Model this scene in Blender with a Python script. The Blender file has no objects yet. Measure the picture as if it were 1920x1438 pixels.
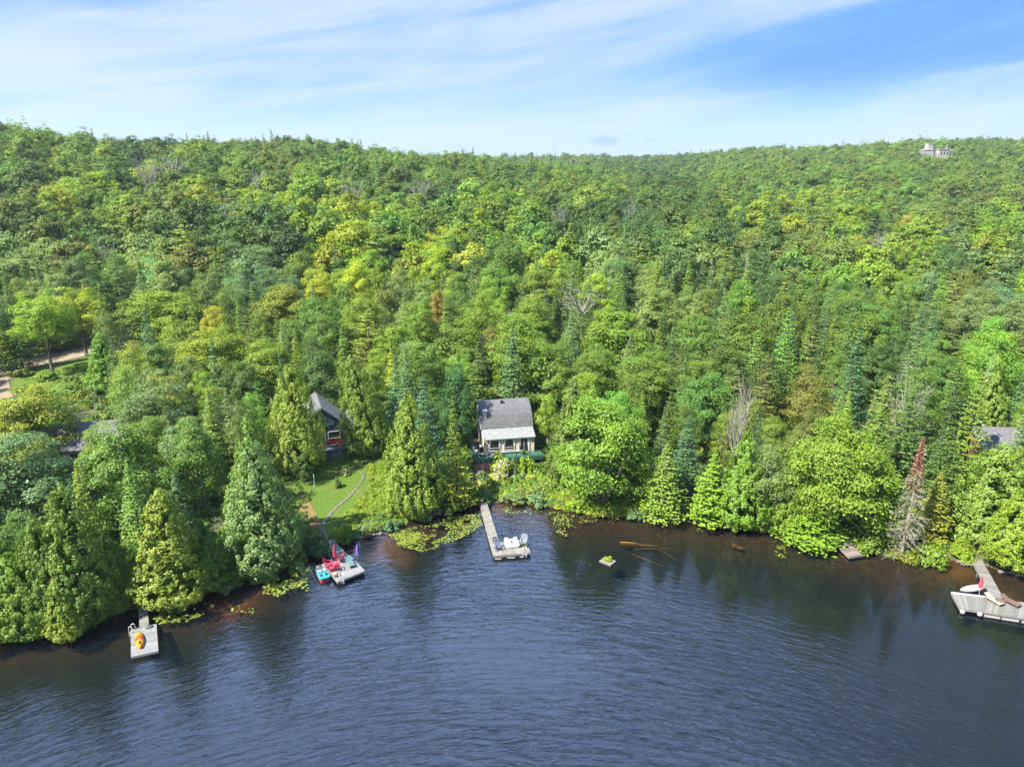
import bpy, math, random
import numpy as np
from mathutils import Vector, Matrix
R = math.radians
rng = np.random.default_rng(11)
random.seed(5)
SC = bpy.context.scene
COL = SC.collection

# ---------------------------------------------------------------- camera
H0, PITCH, FPX = 42.0, R(17.0), 1297.0
CP, SP = math.cos(PITCH), math.sin(PITCH)
cam_d = bpy.data.cameras.new('camera')
cam_d.sensor_width = 36.0
cam_d.lens = 36.0 * FPX / 1920.0
cam_d.clip_start = 0.5
cam_d.clip_end = 9000.0
cam = bpy.data.objects.new('camera', cam_d)
COL.objects.link(cam)
cam.location = (0, 0, H0)
cam.rotation_euler = (R(90) - PITCH, 0, 0)
SC.camera = cam

# ---------------------------------------------------------------- light, exposure
SUN_EL, SUN_DIR = R(50), (-0.84, -0.54)          # sun to the left and a little behind the camera
SUN_AZ = math.atan2(SUN_DIR[0], SUN_DIR[1])
sun_d = bpy.data.lights.new('sun', 'SUN')
sun_d.energy = 5.0
sun_d.angle = R(0.55)
sun_d.color = (1.0, 0.93, 0.77)
sun = bpy.data.objects.new('sun', sun_d)
COL.objects.link(sun)
sv = Vector((math.sin(SUN_AZ) * math.cos(SUN_EL), math.cos(SUN_AZ) * math.cos(SUN_EL), math.sin(SUN_EL)))
sun.rotation_euler = sv.to_track_quat('Z', 'Y').to_euler()
SC.view_settings.view_transform = 'Standard'
SC.view_settings.look = 'None'
SC.view_settings.gamma = 1.0
SC.view_settings.exposure = 1.8
SC.cycles.max_bounces = 8
SC.cycles.diffuse_bounces = 4
SC.cycles.glossy_bounces = 3
SC.cycles.transmission_bounces = 4
SC.cycles.transparent_max_bounces = 8
SC.cycles.caustics_reflective = False
SC.cycles.caustics_refractive = False


class NT:
    """small helper to write node trees"""
    def __init__(s, tree):
        s.t = tree
        s.n = tree.nodes
        s.l = tree.links
    def add(s, typ, ins=None, **kw):
        nd = s.n.new(typ)
        for k, v in kw.items():
            setattr(nd, k, v)
        for k, v in (ins or {}).items():
            sock = nd.inputs[k]
            if isinstance(v, bpy.types.NodeSocket):
                s.l.new(v, sock)
            else:
                sock.default_value = v
        return nd
    def math(s, op, a, b=0.0, c=0.0, clamp=False):
        return s.add('ShaderNodeMath', {0: a, 1: b, 2: c}, operation=op, use_clamp=clamp).outputs[0]
    def mix(s, f, a, b, typ='MIX'):
        nd = s.n.new('ShaderNodeMix')
        nd.data_type = 'RGBA'
        nd.blend_type = typ
        for i, v in ((0, f), (6, a), (7, b)):
            if isinstance(v, bpy.types.NodeSocket):
                s.l.new(v, nd.inputs[i])
            else:
                nd.inputs[i].default_value = v if i == 0 else (tuple(v) + (1,))[:4]
        return nd.outputs[2]
    def ramp(s, f, stops, interp='LINEAR'):
        nd = s.n.new('ShaderNodeValToRGB')
        s.l.new(f, nd.inputs[0])
        cr = nd.color_ramp
        cr.interpolation = interp
        while len(cr.elements) > 1:
            cr.elements.remove(cr.elements[-1])
        for i, (p, c) in enumerate(stops):
            e = cr.elements[0] if i == 0 else cr.elements.new(p)
            e.position = p
            c = (c, c, c) if isinstance(c, (int, float)) else c
            e.color = (tuple(c) + (1,))[:4]
        return nd.outputs[0]
    def smooth(s, x, a, b):
        nd = s.add('ShaderNodeMapRange', {0: x, 1: a, 2: b, 3: 0.0, 4: 1.0}, interpolation_type='SMOOTHSTEP')
        return nd.outputs[0]


# ---------------------------------------------------------------- world: sky with thin high cloud
W_ = bpy.data.worlds.new('World')
SC.world = W_
W_.use_nodes = True
W_.node_tree.nodes.clear()
w = NT(W_.node_tree)
geo = w.add('ShaderNodeTexCoord').outputs['Generated']
sep = w.add('ShaderNodeSeparateXYZ', {0: geo})
X, Y, Z = sep.outputs
elz = w.math('MAXIMUM', Z, 0.0)
sky = w.add('ShaderNodeTexSky', sky_type='NISHITA')
sky.sun_disc = False
sky.sun_elevation = SUN_EL
sky.sun_rotation = SUN_AZ
sky.air_density = 1.0
sky.dust_density = 0.3
sky.ozone_density = 2.0
az = w.math('ARCTAN2', X, Y)
# streak coordinate: thin cloud bands climb gently to the right
vv = w.math('SUBTRACT', elz, w.math('MULTIPLY', az, 0.15))
cv = w.add('ShaderNodeCombineXYZ', {0: w.math('MULTIPLY', az, 1.5), 1: w.math('MULTIPLY', vv, 12.0), 2: 0.4}).outputs[0]
n1 = w.add('ShaderNodeTexNoise', {'Vector': cv, 'Scale': 2.3, 'Detail': 8.0, 'Roughness': 0.55, 'Distortion': 0.5}).outputs[0]
cv2 = w.add('ShaderNodeCombineXYZ', {0: w.math('MULTIPLY', az, 1.0), 1: w.math('MULTIPLY', vv, 4.0), 2: 3.4}).outputs[0]
n2 = w.add('ShaderNodeTexNoise', {'Vector': cv2, 'Scale': 1.6, 'Detail': 3.0, 'Roughness': 0.5}).outputs[0]
# coverage falls to the right where the blue shows through
gap_az = w.smooth(az, 0.12, 0.40)
gap_el = w.math('MULTIPLY', w.smooth(elz, 0.065, 0.125), w.math('SUBTRACT', 1.0, w.smooth(vv, 0.105, 0.14)))
gap = w.math('MULTIPLY', gap_az, gap_el)
cov = w.math('ADD', w.math('MULTIPLY', n1, 1.1), w.math('MULTIPLY', n2, 0.9))
cov = w.math('SUBTRACT', cov, w.math('MULTIPLY', gap, 0.42))
cl = w.math('MULTIPLY', w.smooth(cov, 0.68, 1.30), 0.9)
skyc = w.mix(1.0, sky.outputs[0], (0.055, 0.068, 0.085), 'MULTIPLY')
deep = w.ramp(w.math('MULTIPLY', elz, 2.0), [(0.0, (0.150, 0.200, 0.262)), (0.12, (0.105, 0.178, 0.265)), (0.28, (0.052, 0.130, 0.255)), (1.0, (0.045, 0.11, 0.25))])
skyc = w.mix(0.86, skyc, deep)
skyc = w.mix(w.math('MULTIPLY', w.math('MULTIPLY', gap, 0.68), w.smooth(n1, 0.85, 0.30)), skyc, (0.022, 0.092, 0.235))
hi = w.smooth(elz, 0.27, 0.5)
skyc = w.mix(hi, skyc, (0.12, 0.20, 0.40))
cl = w.mix(hi, cl, w.math('MULTIPLY', w.smooth(n2, .3, .7), .75))
res = w.mix(cl, skyc, w.mix(hi, (0.195, 0.230, 0.270), (0.18, 0.23, 0.31)))
# one small grey puff low over the ridge
def puff(a0, e0, ra, re, amt, prev):
    da = w.math('DIVIDE', w.math('SUBTRACT', az, a0), ra)
    de = w.math('DIVIDE', w.math('SUBTRACT', elz, e0), re)
    rr = w.math('ADD', w.math('MULTIPLY', da, da), w.math('MULTIPLY', de, de))
    pn = w.add('ShaderNodeTexNoise', {'Vector': geo, 'Scale': 95.0, 'Detail': 4.0}).outputs[0]
    rr = w.math('ADD', rr, w.math('MULTIPLY', pn, 1.6))
    m = w.math('MULTIPLY', w.smooth(rr, 2.3, 1.0), amt)
    return w.mix(m, prev, (0.10, 0.145, 0.215))
res = puff(0.127, 0.0395, 0.021, 0.0065, 0.65, res)
res = puff(0.187, 0.040, 0.009, 0.004, 0.22, res)
# added bright sky band, unseen above the frame, shaped to brighten the lake's reflection
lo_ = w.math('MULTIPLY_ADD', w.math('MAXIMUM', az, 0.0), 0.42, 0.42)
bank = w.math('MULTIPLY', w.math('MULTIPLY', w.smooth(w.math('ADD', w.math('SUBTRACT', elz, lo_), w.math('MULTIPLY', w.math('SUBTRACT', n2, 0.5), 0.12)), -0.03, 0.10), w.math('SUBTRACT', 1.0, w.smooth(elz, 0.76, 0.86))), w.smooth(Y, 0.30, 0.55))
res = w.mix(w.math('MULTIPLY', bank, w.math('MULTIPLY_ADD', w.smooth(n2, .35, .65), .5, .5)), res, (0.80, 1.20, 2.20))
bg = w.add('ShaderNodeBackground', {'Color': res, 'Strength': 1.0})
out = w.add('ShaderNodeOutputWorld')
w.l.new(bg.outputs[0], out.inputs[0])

# ---------------------------------------------------------------- image <-> place geometry
def proj(x, y, z):
    dc = y * CP - (z - H0) * SP
    yc = y * SP + (z - H0) * CP
    return 960 + FPX * x / dc, 719 - FPX * yc / dc, dc

def ray(px, py):
    a, b = (px - 960) / FPX, (719 - py) / FPX
    return a, CP + b * SP, -SP + b * CP

def W(px, py, z=0.0):
    a, b, c = ray(px, py)
    t = (z - H0) / c
    return Vector((a * t, b * t, z))

def height_to(x, y, py):
    k = (719 - py) / FPX
    return H0 + y * (k * CP - SP) / (CP + k * SP)

# ---------------------------------------------------------------- shoreline and terrain
SHORE_PX = [(-900, 1420), (-300, 1250), (-80, 1185), (0, 1178), (100, 1165), (180, 1148), (258, 1136), (330, 1126), (400, 1108), (440, 1098), (490, 1080), (560, 1048), (600, 1032),
            (640, 1018), (700, 1000), (760, 982), (830, 964), (900, 946), (935, 941), (1000, 946), (1080, 960),
            (1180, 970), (1300, 980), (1400, 992), (1460, 999), (1560, 1012), (1600, 1032), (1680, 1046),
            (1740, 1054), (1790, 1050), (1830, 1053), (1870, 1068), (1920, 1078), (2100, 1105), (2600, 1190), (3400, 1420)]
SH = np.array([[W(a, b).x, W(a, b).y] for a, b in SHORE_PX])

def shore_s(x, y):
    x = np.atleast_1d(np.asarray(x, float)); y = np.atleast_1d(np.asarray(y, float))
    best = np.full(x.shape, 1e9); sgn = np.ones(x.shape)
    for i in range(len(SH) - 1):
        ax, ay = SH[i]; bx, by = SH[i + 1]
        dx, dy = bx - ax, by - ay
        t = np.clip(((x - ax) * dx + (y - ay) * dy) / (dx * dx + dy * dy), 0, 1)
        qx, qy = x - ax - t * dx, y - ay - t * dy
        d = np.hypot(qx, qy)
        cr = dx * (y - ay) - dy * (x - ax)
        m = d < best
        best = np.where(m, d, best)
        sgn = np.where(m, np.sign(cr), sgn)
    return best * sgn

GU = np.array([-1.4, -0.95, -0.74, -0.5, -0.28, -0.1, 0.0, 0.2, 0.35, 0.57, 0.74, 1.4])
GD = np.array([40, 80, 100, 140, 200, 300, 370, 450, 550, 700, 800, 1000, 1300, 1700, 2600])
GZ = np.array([
    [3, 4, 5, 7, 18, 40, 57, 52, 52, 50, 50, 50, 48, 40, 20],
    [3, 4, 5, 7, 18, 40, 57, 50, 50, 50, 50, 50, 48, 40, 20],
    [3, 4, 4, 6, 17, 38, 54, 50, 50, 50, 50, 50, 48, 40, 20],
    [3, 4, 4, 7, 16, 32, 41, 45, 42, 42, 44, 46, 48, 40, 20],
    [2, 3, 4, 8, 15, 27, 35, 44, 52, 38, 36, 38, 44, 40, 20],
    [2, 3, 4, 8, 14, 24, 30, 37, 44, 36, 30, 34, 49, 40, 20],
    [2, 3, 4, 8, 13, 21, 27, 34, 38, 29, 27, 35, 51, 42, 20],
    [2, 3, 4, 8, 12, 17, 20, 23, 26, 29, 33, 44, 52, 44, 20],
    [2, 3, 4, 7, 10, 15, 18, 23, 30, 41, 48, 58, 54, 44, 20],
    [2, 3, 4, 7, 9, 13, 17, 24, 34, 52, 62, 64, 60, 44, 20],
    [2, 3, 4, 7, 9, 14, 18, 25, 36, 54, 58, 58, 56, 44, 20],
    [2, 3, 4, 7, 9, 14, 18, 25, 36, 54, 58, 58, 56, 44, 20]], float)

def vnoise(x, y, s=1.0, seed=0):
    x = np.asarray(x) / s + seed * 17.3; y = np.asarray(y) / s - seed * 9.1
    xi, yi = np.floor(x), np.floor(y)
    fx, fy = x - xi, y - yi
    fx = fx * fx * (3 - 2 * fx); fy = fy * fy * (3 - 2 * fy)
    def h(a, b):
        v = np.sin(a * 127.1 + b * 311.7 + 13.7) * 43758.5453
        return v - np.floor(v)
    return (h(xi, yi) * (1 - fx) + h(xi + 1, yi) * fx) * (1 - fy) + (h(xi, yi + 1) * (1 - fx) + h(xi + 1, yi + 1) * fx) * fy

def T(x, y):
    x = np.atleast_1d(np.asarray(x, float)); y = np.atleast_1d(np.asarray(y, float))
    s = shore_s(x, y)
    yy = np.maximum(y, 40.0)
    u = np.clip(x / yy, GU[0], GU[-1] - 1e-6); d = np.clip(yy, GD[0], GD[-1] - 1e-3)
    iu = np.clip(np.searchsorted(GU, u, 'right') - 1, 0, len(GU) - 2)
    idd = np.clip(np.searchsorted(GD, d, 'right') - 1, 0, len(GD) - 2)
    fu = (u - GU[iu]) / (GU[iu + 1] - GU[iu]); fu = fu * fu * (3 - 2 * fu)
    fd = (d - GD[idd]) / (GD[idd + 1] - GD[idd])
    G = (GZ[iu, idd] * (1 - fu) + GZ[iu + 1, idd] * fu) * (1 - fd) + (GZ[iu, idd + 1] * (1 - fu) + GZ[iu + 1, idd + 1] * fu) * fd
    G = G + (vnoise(x, y, 45, 1) - 0.5) * np.clip((yy - 120) / 60, 0, 1) * 4.0 + (vnoise(x, y, 130, 2) - 0.5) * np.clip((yy - 300) / 200, 0, 1) * 8.0
    wv = np.clip(s / 34, 0, 1); wv = wv * wv * (3 - 2 * wv)
    b = np.clip(s / 0.9, 0, 1); b = b * b * (3 - 2 * b)
    land = (1 - wv) * (0.35 * b + 0.10 * s) + wv * G
    bed = np.maximum(-4.5, 0.10 * s - 0.25 * np.clip(-s / 0.8, 0, 1) - 0.012 * s * s)
    return np.where(s > 0, land, bed)

def Tz(x, y):
    return float(T(x, y)[0])

def on_ground(px, py):
    a, b, c = ray(px, py)
    lo = 30.0 / b
    t = np.linspace(lo, 900.0, 4000)
    d = (H0 + c * t) - T(a * t, b * t)
    i = int(np.argmax(d < 0))
    t0 = t[max(i - 1, 0)] + (t[i] - t[max(i - 1, 0)]) * d[max(i - 1, 0)] / (d[max(i - 1, 0)] - d[i])
    return Vector((a * t0, b * t0, Tz(a * t0, b * t0)))

# ---------------------------------------------------------------- mesh building
def new_mesh(name, V, F, attrs=None, mats=(), smooth=False, uvs=None):
    """V (n,3) array; F list of index tuples or an (m,k) array"""
    me = bpy.data.meshes.new(name)
    V = np.asarray(V, np.float32)
    if isinstance(F, np.ndarray):
        k = F.shape[1]
        me.vertices.add(len(V)); me.vertices.foreach_set('co', V.ravel())
        me.loops.add(F.size); me.loops.foreach_set('vertex_index', F.astype(np.int32).ravel())
        me.polygons.add(len(F))
        me.polygons.foreach_set('loop_start', np.arange(0, F.size, k, dtype=np.int32))
        me.polygons.foreach_set('loop_total', np.full(len(F), k, np.int32))
        me.update(calc_edges=True)
    else:
        me.from_pydata([tuple(map(float, v)) for v in V], [], [tuple(int(i) for i in f) for f in F])
        me.update()
    for an, (dom, typ, data) in (attrs or {}).items():
        at = me.attributes.new(an, typ, dom)
        at.data.foreach_set('value' if typ in ('FLOAT', 'INT') else ('vector' if typ == 'FLOAT_VECTOR' else 'color'), np.asarray(data).ravel())
    for m in mats:
        me.materials.append(m)
    if smooth:
        me.polygons.foreach_set('use_smooth', np.ones(len(me.polygons), bool))
    return me

def link(name, me, parent=None, **props):
    o = bpy.data.objects.new(name, me)
    COL.objects.link(o)
    if parent is not None:
        o.parent = parent
    for k, v in props.items():
        if v is not None:
            o[k] = v
    return o

def thing(name, label, cat, loc=(0, 0, 0), rz=0.0, group=None):
    o = bpy.data.objects.new(name, None)
    COL.objects.link(o)
    o.location = loc
    o.rotation_euler = (0, 0, rz)
    o['label'] = label
    o['category'] = cat
    if group:
        o['group'] = group
    o.empty_display_size = 0.3
    return o

class MB:
    """collects boxes, tubes and faces; build() links them as one mesh object"""
    def __init__(s):
        s.V = []; s.F = []
    def verts(s, vs):
        n = len(s.V); s.V += [Vector(v) for v in vs]; return n
    def face(s, vs):
        n = s.verts(vs); s.F.append(tuple(range(n, n + len(vs)))); return s
    def box(s, c, d, rz=0.0, M=None):
        M = M or (Matrix.Translation(Vector(c)) @ Matrix.Rotation(rz, 4, 'Z'))
        hx, hy, hz = d[0] / 2, d[1] / 2, d[2] / 2
        n = s.verts([M @ Vector((x, y, z)) for z in (-hz, hz) for x, y in ((-hx, -hy), (hx, -hy), (hx, hy), (-hx, hy))])
        for f in ((3, 2, 1, 0), (4, 5, 6, 7), (0, 1, 5, 4), (1, 2, 6, 5), (2, 3, 7, 6), (3, 0, 4, 7)):
            s.F.append(tuple(n + i for i in f))
        return s
    def prism(s, pts, off):
        """closed polygon pts (3D) extruded by vector off"""
        k = len(pts); off = Vector(off)
        n = s.verts(pts); m = s.verts([Vector(p) + off for p in pts])
        s.F.append(tuple(n + i for i in range(k))[::-1]); s.F.append(tuple(m + i for i in range(k)))
        for i in range(k):
            j = (i + 1) % k
            s.F.append((n + i, n + j, m + j, m + i))
        return s
    def bar(s, a, b, wd, ht, up=(0, 0, 1)):
        a, b = Vector(a), Vector(b); d = b - a; L = d.length
        if L < 1e-6: return s
        z = d / L; x = Vector(up).cross(z)
        if x.length < 1e-4: x = Vector((1, 0, 0)).cross(z)
        x.normalize(); y = z.cross(x)
        M = Matrix((x, y, z)).transposed().to_4x4(); M.translation = (a + b) / 2
        return s.box(None, (wd, ht, L), M=M)
    def tube(s, pts, rad, k=6, cap=True):
        pts = [Vector(p) for p in pts]
        rad = rad if isinstance(rad, (list, tuple)) else [rad] * len(pts)
        prev = None; rings = []
        for i, p in enumerate(pts):
            d = (pts[min(i + 1, len(pts) - 1)] - pts[max(i - 1, 0)]).normalized()
            x = d.orthogonal().normalized() if prev is None else (prev - d * prev.dot(d))
            if x.length < 1e-4: x = d.orthogonal()
            x.normalize(); prev = x; y = d.cross(x)
            rings.append(s.verts([p + (x * math.cos(2 * math.pi * j / k) + y * math.sin(2 * math.pi * j / k)) * rad[i] for j in range(k)]))
        for a, b in zip(rings, rings[1:]):
            for j in range(k):
                s.F.append((a + j, a + (j + 1) % k, b + (j + 1) % k, b + j))
        if cap:
            s.F.append(tuple(rings[0] + j for j in range(k))[::-1]); s.F.append(tuple(rings[-1] + j for j in range(k)))
        return s
    def lathe(s, prof, k=12, c=(0, 0, 0), squash=None):
        c = Vector(c); rings = []
        for i, (r, z) in enumerate(prof):
            rings.append(s.verts([c + Vector((r * math.cos(2 * math.pi * j / k) * (squash(j, k) if squash else 1), r * math.sin(2 * math.pi * j / k) * (squash(j, k) if squash else 1), z)) for j in range(k)]))
        for a, b in zip(rings, rings[1:]):
            for j in range(k):
                s.F.append((a + j, a + (j + 1) % k, b + (j + 1) % k, b + j))
        s.F.append(tuple(rings[0] + j for j in range(k))[::-1]); s.F.append(tuple(rings[-1] + j for j in range(k)))
        return s
    def mesh(s, name, mat, smooth=False):
        return new_mesh(name, np.array([tuple(v) for v in s.V]), s.F, mats=(mat,), smooth=smooth)
    def build(s, name, mat, parent=None, smooth=False, **props):
        return link(name, s.mesh(name, mat, smooth), parent, **props)

# ---------------------------------------------------------------- materials
MATS = {}
def pmat(name, col, rough=0.7, metal=0.0, noise=0.15, nscale=6.0, spec=0.4, coat=0.0, col2=None):
    m = bpy.data.materials.new(name); m.use_nodes = True
    t = NT(m.node_tree); b = m.node_tree.nodes['Principled BSDF']
    co = t.add('ShaderNodeTexCoord').outputs['Object']
    n = t.add('ShaderNodeTexNoise', {'Vector': co, 'Scale': nscale, 'Detail': 5.0, 'Roughness': 0.6}).outputs[0]
    c2 = col2 or tuple(c * (1 - noise * 2) for c in col)
    c = t.mix(t.smooth(n, 0.3, 0.7), c2, tuple(min(1, q * (1 + noise)) for q in col))
    t.l.new(c, b.inputs['Base Color'])
    b.inputs['Roughness'].default_value = rough
    b.inputs['Metallic'].default_value = metal
    b.inputs['Specular IOR Level'].default_value = spec
    if coat:
        b.inputs['Coat Weight'].default_value = coat
    MATS[name] = m
    return m

def wood(name, a, b_, sc=3.0):
    m = bpy.data.materials.new(name); m.use_nodes = True
    t = NT(m.node_tree); b = m.node_tree.nodes['Principled BSDF']
    co = t.add('ShaderNodeTexCoord').outputs['Object']
    ri = t.add('ShaderNodeNewGeometry').outputs['Random Per Island']
    n = t.add('ShaderNodeTexNoise', {'Vector': co, 'Scale': sc, 'Detail': 6.0, 'Roughness': 0.7}).outputs[0]
    f = t.math('ADD', t.math('MULTIPLY', n, 0.7), t.math('MULTIPLY', ri, 0.45))
    c = t.ramp(f, [(0.25, b_), (0.85, a)])
    t.l.new(c, b.inputs['Base Color'])
    b.inputs['Roughness'].default_value = 0.85
    b.inputs['Specular IOR Level'].default_value = 0.2
    MATS[name] = m
    return m

def leafmat(name, trans=0.35, gloss=0.05):
    m = bpy.data.materials.new(name); m.use_nodes = True
    t = NT(m.node_tree); m.node_tree.nodes.clear()
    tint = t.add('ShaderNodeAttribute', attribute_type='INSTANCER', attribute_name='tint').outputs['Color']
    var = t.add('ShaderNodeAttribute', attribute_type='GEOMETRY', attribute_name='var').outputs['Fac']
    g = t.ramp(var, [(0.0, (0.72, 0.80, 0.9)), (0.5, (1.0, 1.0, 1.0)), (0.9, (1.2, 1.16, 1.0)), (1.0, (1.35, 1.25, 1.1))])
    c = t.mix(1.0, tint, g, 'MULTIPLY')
    d = t.add('ShaderNodeBsdfDiffuse', {'Color': c})
    c2 = t.mix(1.0, c, (1.15, 1.25, 0.6), 'MULTIPLY')
    tr = t.add('ShaderNodeBsdfTranslucent', {'Color': c2})
    mx = t.add('ShaderNodeMixShader', {0: trans, 1: d.outputs[0], 2: tr.outputs[0]})
    gl = t.add('ShaderNodeBsdfGlossy', {'Color': (0.9, 0.95, 1, 1), 'Roughness': 0.55})
    mx2 = t.add('ShaderNodeMixShader', {0: gloss, 1: mx.outputs[0], 2: gl.outputs[0]})
    o = t.add('ShaderNodeOutputMaterial')
    t.l.new(mx2.outputs[0], o.inputs[0])
    MATS[name] = m
    return m

LEAF = leafmat('leaf', 0.36, 0.018)
NEEDLE = leafmat('needle', 0.22, 0.02)
BARK = pmat('bark', (0.16, 0.13, 0.11), 0.9, noise=0.3, nscale=4)
PALEBARK = pmat('pale_bark', (0.24, 0.22, 0.20), 0.9, noise=0.25, nscale=4)
DEADBARK = pmat('dead_wood', (0.25, 0.23, 0.22), 0.9, noise=0.2, nscale=3)
GREYWOOD = wood('grey_wood', (0.175, 0.173, 0.167), (0.10, 0.097, 0.092))
PALEWOOD = wood('pale_wood', (0.20, 0.204, 0.212), (0.125, 0.127, 0.132))
TANWOOD = wood('tan_wood', (0.20, 0.19, 0.178), (0.125, 0.117, 0.108))
DARKWOOD = wood('dark_wood', (0.20, 0.16, 0.16), (0.10, 0.08, 0.08))
WHITE = pmat('white_paint', (0.40, 0.405, 0.41), 0.5, noise=0.04)
PLASTIC = pmat('white_plastic', (0.29, 0.29, 0.285), 0.35, noise=0.03)
CREAM = pmat('cream_brick', (0.60, 0.48, 0.37), 0.85, noise=0.15, nscale=9)
SIDING = pmat('pale_siding', (0.46, 0.46, 0.45), 0.7, noise=0.05)
NAVY = pmat('navy_siding', (0.030, 0.045, 0.085), 0.6, noise=0.15)
GREENP = pmat('green_paint', (0.018, 0.070, 0.052), 0.6, noise=0.2)
GREENCARPET = pmat('green_deck', (0.030, 0.095, 0.068), 0.8, noise=0.25)
METALROOF = pmat('metal_roofing', (0.185, 0.198, 0.205), 0.55, metal=0.0, noise=0.10, nscale=2.5)
REDBRICK = pmat('red_brick', (0.30, 0.12, 0.11), 0.85, noise=0.2, nscale=10)
BLACK = pmat('black_plastic', (0.02, 0.02, 0.022), 0.5, noise=0.1)
STEEL = pmat('steel', (0.62, 0.63, 0.65), 0.35, metal=0.6, noise=0.05)
REDPL = pmat('red_plastic', (0.42, 0.035, 0.06), 0.45, noise=0.08)
REDCLOTH = pmat('red_cloth', (0.42, 0.05, 0.09), 0.8, noise=0.12, nscale=9)
DARKRED = pmat('dark_red_paint', (0.15, 0.012, 0.016), 0.5, noise=0.15)
PURPLE = pmat('purple_cloth', (0.20, 0.12, 0.46), 0.8, noise=0.12, nscale=9)
TEAL = pmat('turquoise_plastic', (0.015, 0.27, 0.33), 0.4, noise=0.05)
TEALCLOTH = pmat('teal_cloth', (0.065, 0.13, 0.135), 0.8, noise=0.1)
BLUEGREY = pmat('bluegrey_plastic', (0.09, 0.115, 0.17), 0.5, noise=0.1)
GREYPL = pmat('grey_plastic', (0.17, 0.185, 0.21), 0.5, noise=0.08)
BROWNPL = pmat('brown_wicker', (0.12, 0.075, 0.06), 0.7, noise=0.25, nscale=14)
BEIGE = pmat('beige_cloth', (0.26, 0.25, 0.21), 0.8, noise=0.08)
TAN = pmat('tan_cloth', (0.24, 0.15, 0.06), 0.8, noise=0.25, nscale=10)
STONE = pmat('stone', (0.14, 0.125, 0.115), 0.9, noise=0.3, nscale=3)
PALESTONE = pmat('pale_stone', (0.31, 0.295, 0.285), 0.9, noise=0.15, nscale=0.6)
FLOWER = pmat('white_petals', (0.34, 0.335, 0.31), 0.7, noise=0.1, nscale=12)
CURTAIN = pmat('curtain', (0.6, 0.6, 0.58), 0.9, noise=0.1)
GLASS = pmat('window_glass', (0.02, 0.026, 0.03), 0.08, noise=0.2, spec=0.6)
ORANGE = None
def shingle(name, a, b_):
    m = bpy.data.materials.new(name); m.use_nodes = True
    t = NT(m.node_tree); b = m.node_tree.nodes['Principled BSDF']
    co = t.add('ShaderNodeTexCoord').outputs['Object']
    br = t.add('ShaderNodeTexBrick', {'Vector': co, 'Color1': tuple(a) + (1,), 'Color2': tuple(b_) + (1,), 'Mortar': (0.06, 0.06, 0.07, 1), 'Scale': 5.0, 'Mortar Size': 0.02, 'Bias': 0.0, 'Brick Width': 0.9, 'Row Height': 0.5})
    n = t.add('ShaderNodeTexNoise', {'Vector': co, 'Scale': 2.0, 'Detail': 8.0, 'Roughness': 0.75}).outputs[0]
    c = t.mix(1.0, br.outputs[0], t.ramp(n, [(0.3, 0.7), (0.7, 1.25)]), 'MULTIPLY')
    t.l.new(c, b.inputs['Base Color']); b.inputs['Roughness'].default_value = 0.9
    return m
SHINGLE = shingle('grey_shingle', (0.105, 0.108, 0.118), (0.068, 0.070, 0.078))
PALESHINGLE = shingle('pale_shingle', (0.115, 0.115, 0.125), (0.075, 0.075, 0.085))
# ---------------------------------------------------------------- ground and lake
def in_poly(px, py, poly):
    px = np.atleast_1d(px); py = np.atleast_1d(py)
    ins = np.zeros(px.shape, bool)
    n = len(poly)
    for i in range(n):
        x1, y1 = poly[i]; x2, y2 = poly[(i + 1) % n]
        c = ((y1 > py) != (y2 > py)) & (px < (x2 - x1) * (py - y1) / (y2 - y1 + 1e-12) + x1)
        ins ^= c
    return ins

def ground_poly(pts):
    return [tuple(on_ground(a, b)[:2]) for a, b in pts]

us = np.sinh(np.linspace(-1, 1, 421) * 1.6) / np.sinh(1.6) * 1.7
ys = np.concatenate([np.linspace(-300, 28, 12), np.arange(30, 165, 0.75), np.geomspace(166, 2900, 80)])
UU, YY = np.meshgrid(us, ys)
XX = UU * np.maximum(YY, 150.0)
ZZ = T(XX.ravel(), YY.ravel()).reshape(XX.shape)
SS = shore_s(XX.ravel(), YY.ravel()).reshape(XX.shape)
nr, nc = XX.shape
gi = np.arange(nr * nc).reshape(nr, nc)
GF = np.stack([gi[:-1, :-1], gi[:-1, 1:], gi[1:, 1:], gi[1:, :-1]], -1).reshape(-1, 4)

# rust coloured sand in three shallow places; light lost to depth is painted into silt elsewhere
def blob(x, y, p, r):
    return np.exp(-(((x - p[0]) ** 2 + (y - p[1]) ** 2) / (r * r)))
sand = np.zeros(XX.shape)
for (a, b, r_, k_) in ((430, 1118, 3.2, 1.0), (455, 1105, 2.5, 0.9), (480, 1098, 2.0, .6), (720, 1012, 3.4, 1.0), (745, 1030, 2.6, .6), (780, 1000, 3.0, .7), (930, 950, 2.0, .9), (1800, 1065, 2.2, 1.0), (1770, 1072, 2.2, .5), (1000, 965, 4.0, .45), (1060, 985, 4.0, .35), (1545, 1030, 4, .3), (1880, 1100, 2.5, .5)):
    p = W(a, b); sand = np.maximum(sand, blob(XX, YY, p, r_) * k_)
m = bpy.data.materials.new('forest_floor'); m.use_nodes = True
t = NT(m.node_tree); b = m.node_tree.nodes['Principled BSDF']
co = t.add('ShaderNodeNewGeometry').outputs['Position']
sd = t.add('ShaderNodeAttribute', attribute_name='shore').outputs['Fac']
sn = t.add('ShaderNodeAttribute', attribute_name='sand').outputs['Fac']
na = t.add('ShaderNodeTexNoise', {'Vector': co, 'Scale': 0.35, 'Detail': 7.0, 'Roughness': 0.65}).outputs[0]
nb = t.add('ShaderNodeTexNoise', {'Vector': co, 'Scale': 2.6, 'Detail': 5.0, 'Roughness': 0.7}).outputs[0]
floor_c = t.mix(t.smooth(nb, 0.35, 0.65), (0.030, 0.045, 0.014), (0.075, 0.095, 0.028))
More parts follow.
